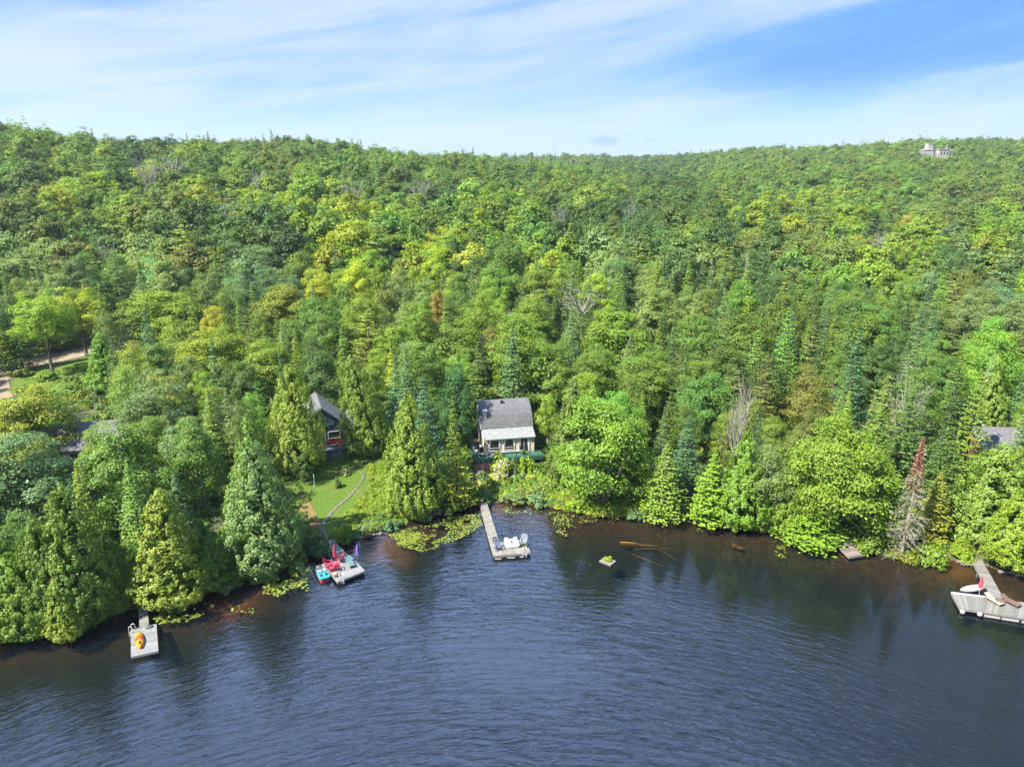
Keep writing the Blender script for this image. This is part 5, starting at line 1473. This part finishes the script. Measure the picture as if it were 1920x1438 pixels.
# stepping stones over the lawn
st = [(606, 1002), (605, 994), (606, 986), (610, 977), (615, 969), (621, 962), (628, 955), (636, 948), (644, 941), (652, 934), (660, 926), (668, 917), (675, 908), (680, 899), (681, 891), (676, 884)]
st2 = []
for (a, b), (c_, d_) in zip(st, st[1:]): st2 += [(a, b), ((a + c_) / 2 + rng.uniform(-.8, .8), (b + d_) / 2)]
for i, (a, b) in enumerate(st2):
    p_ = on_ground(a, b); o = link('stepping_stone', RK[i % 5], label='flat grey stepping stone in the curved path over the lawn', category='stone', group='stepping stones over the lawn')
    o.location = (p_.x, p_.y, p_.z + .09); o.rotation_euler = (0, 0, rng.uniform(0, 6)); o.scale = (.62, .50, .12)
p_ = on_ground(590, 913); po = thing('post', 'thin white post standing on the lawn', 'post', p_)
MB().tube([(0, 0, -.2), (0, 0, 1.75)], .055, 10).build('pole', WHITE, po); MB().lathe([(.065, 1.75), (.065, 1.78), (.02, 1.82)], 10).build('cap', WHITE, po)
# wooden steps by the right dock
ws = thing('steps', 'short flight of dark wooden steps down to the right dock', 'steps', on_ground(1832, 1034), R(8))
for k in range(4): MB().box((0, .28 * k, .12 + .17 * k), (.95, .26, .05)).build('tread', DARKWOOD, ws)
for s_ in (-1, 1): MB().bar((s_ * .5, -.15, .0), (s_ * .5, 1.1, .66), .05, .22).build('stringer', DARKWOOD, ws)
# ---------------------------------------------------------------- cottages
def window(parent, x0, x1, z0, z1, y=0.0, fr=.09, cols=1, bar=None, curtain=False, name='window', wmat=WHITE, face=-1):
    """frame with its pane and bars on a wall facing local -Y at y"""
    f = MB(); d = face
    f.box(((x0 + x1) / 2, y + d * .04, z1 - fr / 2), (x1 - x0, .08, fr)); f.box(((x0 + x1) / 2, y + d * .05, z0 + fr / 2), (x1 - x0 + .06, .10, fr))
    f.box((x0 + fr / 2, y + d * .04, (z0 + z1) / 2), (fr, .08, z1 - z0 - 2 * fr)); f.box((x1 - fr / 2, y + d * .04, (z0 + z1) / 2), (fr, .08, z1 - z0 - 2 * fr))
    o = f.build(name, wmat, parent)
    MB().box(((x0 + x1) / 2, y + d * .012, (z0 + z1) / 2), (x1 - x0 - 2 * fr, .02, z1 - z0 - 2 * fr)).build('pane', GLASS, o)
    b = MB(); nb_ = 0
    for k in range(1, cols):
        b.box((x0 + (x1 - x0) * k / cols, y + d * .035, (z0 + z1) / 2), (.06, .05, z1 - z0 - 2 * fr)); nb_ += 1
    if bar: b.box(((x0 + x1) / 2, y + d * .038, z0 + (z1 - z0) * bar), (x1 - x0 - 2 * fr, .05, .07)); nb_ += 1
    if nb_: b.build('glazing_bar', wmat, o)
    if curtain:
        for s_ in (0, 1):
            xa = x0 + fr if s_ == 0 else x1 - fr; k = 1 if s_ == 0 else -1; zb = z0 + fr + (z1 - z0) * (bar or 0) + .03
            MB().prism([(xa, y + d * .026, z1 - fr), (xa + k * (x1 - x0) * .16, y + d * .026, z1 - fr), (xa + k * (x1 - x0) * .04, y + d * .026, zb), (xa, y + d * .026, zb)], (0, d * .006, 0)).build('curtain', CURTAIN, o)
    return o
def slab(pts, th):
    n_ = (Vector(pts[1]) - Vector(pts[0])).cross(Vector(pts[2]) - Vector(pts[1])).normalized()
    return MB().prism(pts, n_ * -th)

# cream cottage
zd = 3.1
A = W(908, 853, zd); B = W(1001.5, 846, zd); wd = (B - A).length
cc = thing('cream_cottage', 'cream cottage with a grey gambrel roof and green deck above the middle dock', 'house', A, math.atan2((B - A).y, (B - A).x))
D0, D1, RX = 2.0, 9.0, .22
mid_ = 5.5
MB().box((wd / 2, D0 / 2, 1.25), (wd, D0, 2.5)).build('sunroom', CREAM, cc)
MB().prism([(0.003, 0, 2.5), (wd - .003, 0, 2.5), (wd - .003, D0, 2.5), (0.003, D0, 2.5)], (0, 0, .02)).build('sunroom_ceiling', WHITE, cc)
tri = MB(); tri.prism([(.006, 0, 2.52), (.006, D0, 2.52), (.006, D0, 3.2)], (wd - .012, 0, 0)); tri.build('sunroom_gable', SIDING, cc)
MB().box((wd / 2, (D0 + D1) / 2, .45), (wd - .3, D1 - D0, 6.1)).build('wall', SIDING, cc)
gp_ = [(.15, D0 + .002, 3.5), (.15, 2.75, 4.75), (.15, 3.7, 5.7), (.15, mid_, 6.2), (.15, D1 - 1.7, 5.7), (.15, D1 - .75, 4.75), (.15, D1 - .002, 3.5)]
MB().prism(gp_, (wd - .3, 0, 0)).build('gable', SIDING, cc)
prof = [(1.72, 3.33), (2.15, 4.15), (2.70, 4.98), (3.40, 5.62), (4.30, 6.08), (mid_, 6.38), (D1 - 2.3, 6.08), (D1 - 1.4, 5.62), (D1 - .7, 4.98), (D1 - .15, 4.15), (D1 + .28, 3.33)]
rm = MB()
outer = [(-RX, y_, z_) for y_, z_ in prof]; inner_ = [(-RX, y_ + (.05 if y_ < mid_ else (-.05 if y_ > mid_ else 0)), z_ - .13) for y_, z_ in prof]
rm.prism(outer + inner_[::-1], (wd + 2 * RX, 0, 0))
# concave polygon: build as quads instead
rm = MB()
for i in range(10):
    o1, o2, i1, i2 = Vector(outer[i]), Vector(outer[i + 1]), Vector(inner_[i]), Vector(inner_[i + 1]); dx = Vector((wd + 2 * RX, 0, 0))
    rm.face([o1, o1 + dx, o2 + dx, o2]); rm.face([i1, i2, i2 + dx, i1 + dx]); rm.face([o1, o2, i2, i1]); rm.face([o1 + dx, i1 + dx, i2 + dx, o2 + dx])
for o_, i_ in ((outer[0], inner_[0]), (outer[-1], inner_[-1])):
    rm.face([o_, i_, Vector(i_) + Vector((wd + 2 * RX, 0, 0)), Vector(o_) + Vector((wd + 2 * RX, 0, 0))])
rf_ = rm.build('roof', SHINGLE, cc)
ch_ = MB().box((.55, 2.75, 5.10), (.55, .55, 1.3)); chm = ch_.build('chimney', PALESTONE, rf_)
MB().box((.55, 2.75, 5.79), (.68, .68, .08)).build('chimney_cap', WHITE, chm) if False else MB().box((.55, 2.75, 5.79), (.68, .68, .08)).build('chimney_cap', WHITE, rf_)
MB().box((3.4, 4.6, 6.34), (.40, .40, .42)).build('roof_vent', BLACK, rf_)
MB().prism([(-RX - .01, 1.70, 3.30), (-RX - .01, 2.13, 4.12), (-RX - .01, 2.68, 4.95), (-RX - .01, 2.80, 4.88), (-RX - .01, 2.27, 4.08), (-RX - .01, 1.84, 3.30)], (-.04, 0, 0)).build('rake_board', WHITE, rf_)
mr = MB(); mr.prism([(.0, -.22, 2.46), (wd + .12, -.22, 2.46), (wd + .12, 2.1, 3.32), (.0, 2.1, 3.32)], (0, 0, .06))
k_ = 0
while .05 + k_ * .42 < wd + .1:
    x_ = .05 + k_ * .42; mr.prism([(x_, -.22, 2.53), (x_ + .05, -.22, 2.53), (x_ + .05, 2.08, 3.39), (x_, 2.08, 3.39)], (0, 0, .02)); k_ += 1
mr.build('metal_roof', METALROOF, cc)
MB().box((wd / 2 + .06, -.26, 2.43), (wd + .14, .07, .15)).build('gutter', WHITE, cc)
sc_ = wd / 94.0
window(cc, 9 * sc_, 30 * sc_, .50, 2.22, 0, .10, 1, .26, True)
window(cc, 36.5 * sc_, 57.5 * sc_, .50, 2.22, 0, .10, 1, .26, True)
window(cc, 64.5 * sc_, 85 * sc_, .04, 2.26, 0, .10, 2, None, True, 'sliding_door')
MB().box((wd * .5, -.10, .30), (wd * .5, .2, .06)).build('window_bench', WHITE, cc)
for x_ in (3 * sc_, 91 * sc_): MB().lathe([(.05, 1.66), (.08, 1.70), (.07, 1.86), (.03, 1.9)], 8, c=(x_, -.07, 0)).build('wall_lamp', BLACK, cc)
# side window, left wall
sw = thing; 
gz = -(zd - Tz(A.x, A.y)) - .6
dk = MB(); dk.box((wd / 2 - .3, -.85, -.06), (wd + 2.6, 1.7, .10)); dk.box((-.80, 2.2, -.06), (1.6, 4.38, .10)); dk.build('deck', GREENCARPET, cc)
fas = MB(); fas.box((wd / 2 - .3, -1.73, -.32), (wd + 2.6, .05, .50)); fas.box((-1.63, 1.3, -.32), (.05, 6.0, .50)); fas.build('deck_skirt', GREENP, cc)
def railing(parent, a, b, h, mat, name='railing', st=.24, post=1.7):
    a, b = Vector(a), Vector(b); L = (b - a).length; r_ = MB(); up = Vector((0, 0, 1))
    r_.bar(a + up * h, b + up * h, .06, .04); r_.bar(a + up * .10, b + up * .10, .04, .04)
    n = int(L / st)
    for i in range(n + 1):
        q = a.lerp(b, i / max(n, 1)); r_.bar(q + up * .1, q + up * h, .020, .020, up=(1, 0, 0))
    n = max(1, int(L / post))
    for i in range(n + 1):
        q = a.lerp(b, i / n); r_.bar(q, q + up * (h + .04), .08, .08, up=(1, 0, 0))
    return r_.build(name, mat, parent)
railing(cc, (-1.55, -1.65, 0), (wd + .95, -1.65, 0), .85, GREENP)
railing(cc, (-1.55, -1.55, 0), (-1.55, 4.25, 0), .85, GREENP)
railing(cc, (-1.45, 4.3, 0), (-.05, 4.3, 0), .85, WHITE)
MB().box((-.50, -1.68, gz / 2 - .3), (2.3, .12, -gz - .55)).build('red_wall', REDBRICK, cc)
pm = MB()
for x_ in (-1.5, 1.2, 3.4, 5.6, wd + .8): pm.box((x_, -1.55, gz / 2 - .06), (.12, .12, -gz))
pm.build('deck_posts', GREENP, cc)
MB().box((wd / 2, D1 / 2, gz / 2 - .15), (wd - .4, D1 - .4, -gz)).build('foundation', STONE, cc)
def on_deck(root, x, y, z=0):
    v = Matrix.Rotation(root.rotation_euler.z, 4, 'Z') @ Vector((x, y, z)); return root.location + v
cz = cc.rotation_euler.z
def plastic_chair(loc, rz, label):
    t_ = thing('chair', label, 'chair', loc, rz, 'white chairs on the green deck')
    MB().box((0, 0, .43), (.46, .46, .04)).build('seat', WHITE, t_)
    MB().prism([(-.22, .2, .45), (.22, .2, .45), (.20, .30, .88), (-.20, .30, .88)], (0, .03, 0)).build('backrest', WHITE, t_)
    for sx in (-1, 1):
        for sy in (-1, 1): MB().box((sx * .2, sy * .2, .205), (.04, .04, .41)).build('leg', WHITE, t_)
plastic_chair(on_deck(cc, -1.1, .9), cz + 1.2, 'white chair on the left part of the green deck nearer the lake')
plastic_chair(on_deck(cc, -1.1, 2.2), cz + 1.5, 'white chair on the left part of the green deck farther back')
tt_ = thing('patio_table', 'small white table at the front left of the green deck', 'table', on_deck(cc, -.6, -.7), cz)
MB().box((0, 0, .55), (.7, .5, .04)).build('tabletop', WHITE, tt_)
for sx in (-1, 1):
    for sy in (-1, 1): MB().box((sx * .28, sy * .18, .265), (.04, .04, .53)).build('leg', WHITE, tt_)
bb = thing('barbecue', 'black covered barbecue against the left wall of the cream cottage', 'barbecue', on_deck(cc, -.35, 1.1), cz + 1.57)
MB().box((0, 0, .45), (.9, .45, .85)).build('cart', BLACK, bb); MB().tube([(-.42, 0, .95), (.42, 0, .95)], .2, 10).build('lid', pmat('barbecue_lid', (.16, .15, .17), .5), bb, True); MB().tube([(-.2, -.22, 1.0), (.2, -.22, 1.0)], .02, 6).build('handle', STEEL, bb)
pt = thing('flower_pot', 'brown potted plant on the green deck rail below the sliding door', 'pot', on_deck(cc, wd * .76, -.95), 0)
MB().lathe([(.16, 0), (.24, .34), (.26, .36), (.2, .34)], 12).build('pot', TAN, pt, True); q_ = link('plant', SHM[2], pt); q_.scale = (.38, .38, .42); q_.location = (0, 0, .34); q_['tint'] = jit('O')

# navy cottage
gp0 = on_ground(612, 862); zd2 = gp0.z + 1.05
A = W(563, 841, zd2); B = W(652, 829.5, zd2); wv = (B - A).length
nc_ = thing('navy_cottage', 'dark navy cottage with white-trimmed windows behind the lawn, half hidden by two cedars', 'house', A, math.atan2((B - A).y, (B - A).x))
sx_ = wv / 89.0; gw = wv * 1.0; pk = gw * .50
MB().box((gw / 2, 4.0, 1.0), (gw, 8.0, 3.2)).build('wall', NAVY, nc_)
MB().prism([(.003, .003, 2.6), (gw - .003, .003, 2.6), (pk, .003, 5.5)], (0, 7.99, 0)).build('gable', NAVY, nc_)
MB().box((gw + 1.9, 4.5, .8), (3.79, 6.0, 2.8)).build('side_wing', NAVY, nc_)
MB().box((gw + 1.9, 4.4, 2.28), (4.0, 6.6, .14)).build('wing_roof', PALESHINGLE, nc_)
r2 = MB()
r2.prism([(-.5, -.4, 2.42), (pk, -.4, 5.75), (pk, 8.4, 5.75), (-.5, 8.4, 2.42)], (0, 0, .14)); r2.prism([(gw + .5, -.4, 2.42), (gw + .5, 8.4, 2.42), (pk + .002, 8.4, 5.75), (pk + .002, -.4, 5.75)], (0, 0, .14))
r2.build('roof', SHINGLE, nc_)
tr_ = MB(); tr_.prism([(-.5, -.42, 2.34), (pk, -.42, 5.67), (pk, -.42, 5.86), (-.5, -.42, 2.54)], (0, -.04, 0)); tr_.prism([(gw + .5, -.42, 2.34), (pk, -.42, 5.67), (pk, -.42, 5.86), (gw + .5, -.42, 2.54)], (0, -.045, 0)); tr_.build('bargeboard', NAVY, nc_)
window(nc_, 4 * sx_, 25 * sx_, .62, 1.95, 0, .09, 1, .22)
window(nc_, 28 * sx_, 49 * sx_, .05, 2.0, 0, .10, 2, None, False, 'sliding_door')
window(nc_, 53 * sx_, 76 * sx_, .70, 2.05, 0, .09, 1, .22)
def trapwin(x0, x1, z0, za, zb):
    f = MB(); q = [(x0, -.01, z0), (x1, -.01, z0), (x1, -.01, zb), (x0, -.01, za)]
    o_ = MB().prism(q, (0, -.03, 0)).build('upper_window', WHITE, nc_)
    c_ = Vector(((x0 + x1) / 2, -.041, (z0 + (za + zb) / 2) / 2)); s_ = .86
    MB().prism([Vector((c_.x + (p_[0] - c_.x) * s_, -.041, c_.z + (p_[2] - c_.z) * .84)) for p_ in q], (0, -.015, 0)).build('pane', pmat('sky_glass', (.16, .24, .27), .15), o_)
trapwin(26 * sx_, 43 * sx_, 2.75, 3.55, 4.55)
trapwin(48 * sx_, 66 * sx_, 3.0, 4.5, 3.6)
g2 = gp0.z - zd2 - .5
MB().box((gw * .52, -1.0, -.06), (gw * .95, 2.0, .12)).build('deck', pmat('blue_grey_boards', (.09, .10, .15), .7), nc_)
MB().box((gw * .26, -2.03, -.42), (gw * .42, .08, .72)).build('deck_front', pmat('blue_boards', (.05, .10, .14), .7), nc_)
MB().box((gw * .80, -2.03, -.42), (gw * .36, .08, .72)).build('deck_front', NAVY, nc_)
stp = MB()
for k in range(6): stp.box((gw * .55, -2.15 - .27 * k, -.12 - .17 * k), (gw * .135, .27, .05))
stp.build('stairs', pmat('dark_treads', (.07, .07, .10), .7), nc_)
MB().box((gw / 2, 4, -1.2), (gw - .3, 7.7, 1.2)).build('foundation', STONE, nc_)
nz = nc_.rotation_euler.z
bn = thing('bench', 'dark red bench under the right window of the navy cottage', 'bench', on_deck(nc_, 64 * sx_, -.75), nz)
MB().box((0, 0, .42), (1.7, .5, .06)).build('seat', DARKRED, bn); MB().prism([(-.85, .22, .45), (.85, .22, .45), (.85, .34, .98), (-.85, .34, .98)], (0, .04, 0)).build('backrest', DARKRED, bn)
for s_ in (-1, 1): MB().box((s_ * .82, 0, .62), (.08, .55, .05)).build('armrest', DARKRED, bn); MB().box((s_ * .8, 0, .205), (.07, .45, .41)).build('leg', DARKRED, bn)
for k, x_ in enumerate((56, 76)):
    ar = thing('chair', ('dark red chair left of the red bench', 'dark red chair right of the red bench')[k], 'chair', on_deck(nc_, x_ * sx_, -.7), nz, 'dark red chairs beside the bench')
    MB().box((0, 0, .42), (.55, .5, .06)).build('seat', DARKRED, ar); MB().box((0, .25, .72), (.55, .06, .6)).build('backrest', DARKRED, ar)
    for s_ in (-1, 1): MB().box((s_ * .25, 0, .205), (.05, .45, .41)).build('leg', DARKRED, ar)
for k, x_ in enumerate((62, 74)):
    fp = thing('flower_pot', ('left peach flower pot before the red bench', 'right peach flower pot before the red bench')[k], 'pot', on_deck(nc_, x_ * sx_, -1.5), 0)
    MB().lathe([(.12, 0), (.2, .24), (.16, .24)], 10).build('pot', TAN, fp); q_ = link('blossoms', PETM, fp); q_.scale = (.24, .24, .2); q_.location = (0, 0, .22)
ps = thing('bird_bath', 'pale pedestal bird bath at the left of the navy cottage steps', 'bird bath', on_deck(nc_, 24 * sx_, -1.5), 0)
MB().lathe([(.18, 0), (.06, .15), (.05, .65)], 10).build('pedestal', WHITE, ps, True); MB().lathe([(.06, .65), (.34, .74), (.36, .80), (.28, .77), (.02, .72)], 14).build('bowl', PALESTONE, ps, True)

# other buildings seen between the trees
def cottage(px, py, z, w_, d_, h_, rh, rz, wall, roofm, label, name='cottage', win=3, axis=0):
    p_ = on_ground(px, py); t_ = thing(name, label, 'house' if name != 'shed' else 'shed', (p_.x, p_.y, p_.z), rz)
    MB().box((0, 0, h_ / 2 - .5), (w_, d_, h_ + 1)).build('wall', wall, t_)
    MB().prism([(-w_ / 2 + .003, -d_ / 2 + .003, h_), (-w_ / 2 + .003, d_ / 2 - .003, h_), (-w_ / 2 + .003, 0, h_ + rh)], (w_ - .006, 0, 0)).build('gable', wall, t_)
    r_ = MB(); o_ = .45; k_ = rh * o_ / (d_ / 2)
    for s_ in (-1, 1):
        r_.prism([(-w_ / 2 - o_, s_ * (d_ / 2 + o_), h_ - k_ + .04), (w_ / 2 + o_, s_ * (d_ / 2 + o_), h_ - k_ + .04), (w_ / 2 + o_, s_ * .001, h_ + rh + .04), (-w_ / 2 - o_, s_ * .001, h_ + rh + .04)], (0, 0, .14))
    ro = r_.build('roof', roofm, t_)
    for k in range(win):
        x_ = -w_ / 2 + w_ * (k + .5) / win; window(t_, x_ - .6, x_ + .6, h_ * .38, h_ * .82, -d_ / 2, .08, 2)
    return t_, ro
cottage(165, 862, 0, 11, 8, 3.2, 2.2, R(12), SIDING, PALESHINGLE, 'white cottage with a grey roof almost hidden behind leafy trees at left')
c3, ro3 = cottage(1875, 862, 0, 9, 8, 2.8, 1.9, R(-6), REDBRICK, PALESHINGLE, 'cottage with a grey shingle roof behind the yellow-green cedars at right')
cottage(238, 652, 0, 3.4, 3.0, 1.9, 1.2, R(40), SIDING, PALESHINGLE, 'little shed with a light grey roof peeping out right of the road trees', 'shed', 1)
def at_y(px, py, y):
    a_, b_, c_ = ray(px, py); t_ = y / b_; return Vector((a_ * t_, y, H0 + c_ * t_))
k1, k2 = at_y(1828, 782, 90.0), at_y(1880, 822, 83.0)
cb = thing('cable', 'thin pale cable slanting down to the right-hand grey shingle roof', 'cable', k1)
MB().tube([Vector((0, 0, 0)), (k2 - k1) * .5 + Vector((0, 0, -.25)), k2 - k1], .025, 5).build('wire', STEEL, cb)
# stone lodge on the far ridge
lx = (1762 - 960) / FPX * LODGE_Y * .948; zb = height_to(lx, LODGE_Y, 300)
lo = thing('hilltop_lodge', 'pale stone lodge with a square tower on the far right ridge', 'house', (lx, LODGE_Y, zb), R(4))
mp = LODGE_Y / FPX * 1.0
def lbox(x0, x1, y0, y1, z0, z1, name, mat=PALESTONE): return MB().box(((x0 + x1) / 2, (y0 + y1) / 2, (z0 + z1) / 2), (x1 - x0, y1 - y0, z1 - z0)).build(name, mat, lo)
lbox(-20, -14.6, 0, 8, -6, 8.0, 'left_wing'); lbox(-14.5, -4, 2, 10, -6, 8.8, 'main_hall'); lbox(-10.2, -5.2, 2.6, 8, 8.81, 14.6, 'tower'); lbox(-.5, 10, 0, 9, -6, 9.2, 'right_hall'); lbox(10.1, 21, 1.5, 10, -6, 7.8, 'right_wing'); lbox(-3.9, -.6, 3, 9, -6, 6.0, 'link')
lbox(-15, -3.6, 1.6, 10.4, 8.802, 9.3, 'hall_roof', WHITE).location = (0, 0, .0); lbox(-1, 10.05, -.5, 9.5, 9.21, 9.7, 'hall_roof', WHITE); lbox(10.0, 21.5, 1.0, 10.5, 7.82, 8.9, 'wing_roof', WHITE); lbox(-10.6, -4.8, 2.2, 8.4, 14.61, 15.1, 'tower_roof', WHITE)
for x_ in (1, 4, 7): window(lo, x_, x_ + 2.0, 4.2, 7.4, 0, .2, 1)
for x_ in (11.5, 15, 18): window(lo, x_, x_ + 2.0, 3.6, 6.2, 1.5, .2, 1)
MB().tube([(10, 5, 7), (10, 5, 14)], .3, 8).build('mast', STEEL, lo)

# ---------------------------------------------------------------- labels of the planted trees
REG = [(60, 270, 'on the hilltop at the left edge'), (250, 300, 'below the fir tops on the left skyline'), (450, 310, 'under the left dip of the skyline'), (620, 300, 'on the middle hilltop'), (60, 380, 'high on the left-edge slope'),
       (60, 460, 'above the gravel road at the left edge'), (200, 440, 'upslope from the two road trees'), (330, 460, 'on the slope left of the sage tree group'), (480, 440, 'around the grey-green tree on the left slope'), (640, 440, 'by the yellow-green ridge of trees'),
       (800, 440, 'on the slope far above the navy cottage'), (960, 440, 'on the slope high above the cream cottage'), (1100, 430, 'left of the tall dark pines'), (1250, 440, 'right of the tall dark pines'), (1400, 450, 'near the white snags'),
       (1550, 450, 'in the fir stand on the right slope'), (1700, 450, 'below the golden tree on the right slope'), (1860, 450, 'high at the right edge'),
       (30, 620, 'left of the gravel road'), (210, 600, 'just right of the two road trees'), (330, 570, 'upslope from the little shed'), (470, 560, 'above the olive cedars of the navy cottage'), (600, 560, 'well behind the navy cottage'), (720, 560, 'behind the slender bluish firs'),
       (840, 560, 'upslope left of the cream cottage'), (960, 550, 'upslope behind the cream cottage'), (1090, 590, 'around the big bare grey tree'), (1220, 560, 'right of the big bare grey tree'), (1340, 560, 'in the middle of the right slope'),
       (1470, 560, 'around the thin bluish firs'), (1600, 570, 'right of the thin bluish firs'), (1740, 570, 'above the pale silvery fir'), (1870, 580, 'at the right edge above the shingle roof'),
       (40, 760, 'left of the hidden white cottage'), (180, 720, 'between the shed and the hidden white cottage'), (310, 690, 'right of the shed'), (430, 680, 'upslope left of the navy cottage'), (540, 650, 'close behind the navy cottage, left side'), (650, 620, 'close behind the navy cottage, right side'),
       (740, 690, 'beside the slender bluish firs'), (840, 700, 'between the bluish firs and the cream cottage'), (930, 690, 'close behind the cream cottage roof'), (1050, 680, 'behind the right wall of the cream cottage'), (1150, 680, 'behind the large bright bank tree'), (1260, 690, 'behind the pale-trunked fir'),
       (1370, 700, 'behind the shore cedars'), (1480, 700, 'left behind the big round leafy tree'), (1580, 690, 'right behind the big round leafy tree'), (1690, 680, 'upslope from the red-topped dead spruce'), (1790, 690, 'beside the slim olive cedar'), (1900, 690, 'behind the shingle roof at right'),
       (60, 900, 'in the left-edge thicket'), (200, 880, 'in front of the hidden white cottage'), (350, 860, 'in the shade above the kayak dock'), (450, 820, 'between the hidden cottage and the navy cottage'), (330, 1000, 'behind the egg-shaped cedar'), (820, 860, 'between lawn cedar and cream cottage'),
       (1060, 820, 'beside the shaggy olive tree'), (1160, 840, 'among the bright bank trees'), (1290, 830, 'near the shore cedars'), (1400, 860, 'in the shore belt above the sunken logs'), (1500, 860, 'at the left foot of the big round tree'), (1620, 850, 'above the old small dock'), (1750, 850, 'behind the red-topped dead spruce'), (1880, 850, 'round the right-hand cottage')]
groups = {}
for d in TREES:
    if d['label']: continue
    px_, py_, _ = proj(d['x'], d['y'], d['o'].location.z + 6)
    rg_ = min(range(len(REG)), key=lambda i: (REG[i][0] - px_) ** 2 + ((REG[i][1] - py_) * 1.4) ** 2)
    groups.setdefault((rg_, d['kind'], d['code'] if d['kind'] not in ('dead', 'snag') else 'P'), []).append((px_, d))
ORD = ['leftmost', 'second from left', 'third from left', 'fourth from left', 'fifth from left', 'sixth from left', 'seventh from left', 'eighth from left']
for (rg_, kd, cd), L in groups.items():
    L.sort(key=lambda q: q[0])
    n_ = len(L)
    for i, (_, d) in enumerate(L):
        base = (CNAME[cd] + ' ' if kd not in ('dead', 'snag') else '') + KNAME[kd][1]
        if n_ == 1: s = f"{base} {REG[rg_][2]}"
        else:
            o_ = 'rightmost' if i == n_ - 1 else (ORD[i] if i < 8 else f'number {i + 1} from left')
            s = f"{o_} {base} {REG[rg_][2]}"
        d['o']['label'] = s
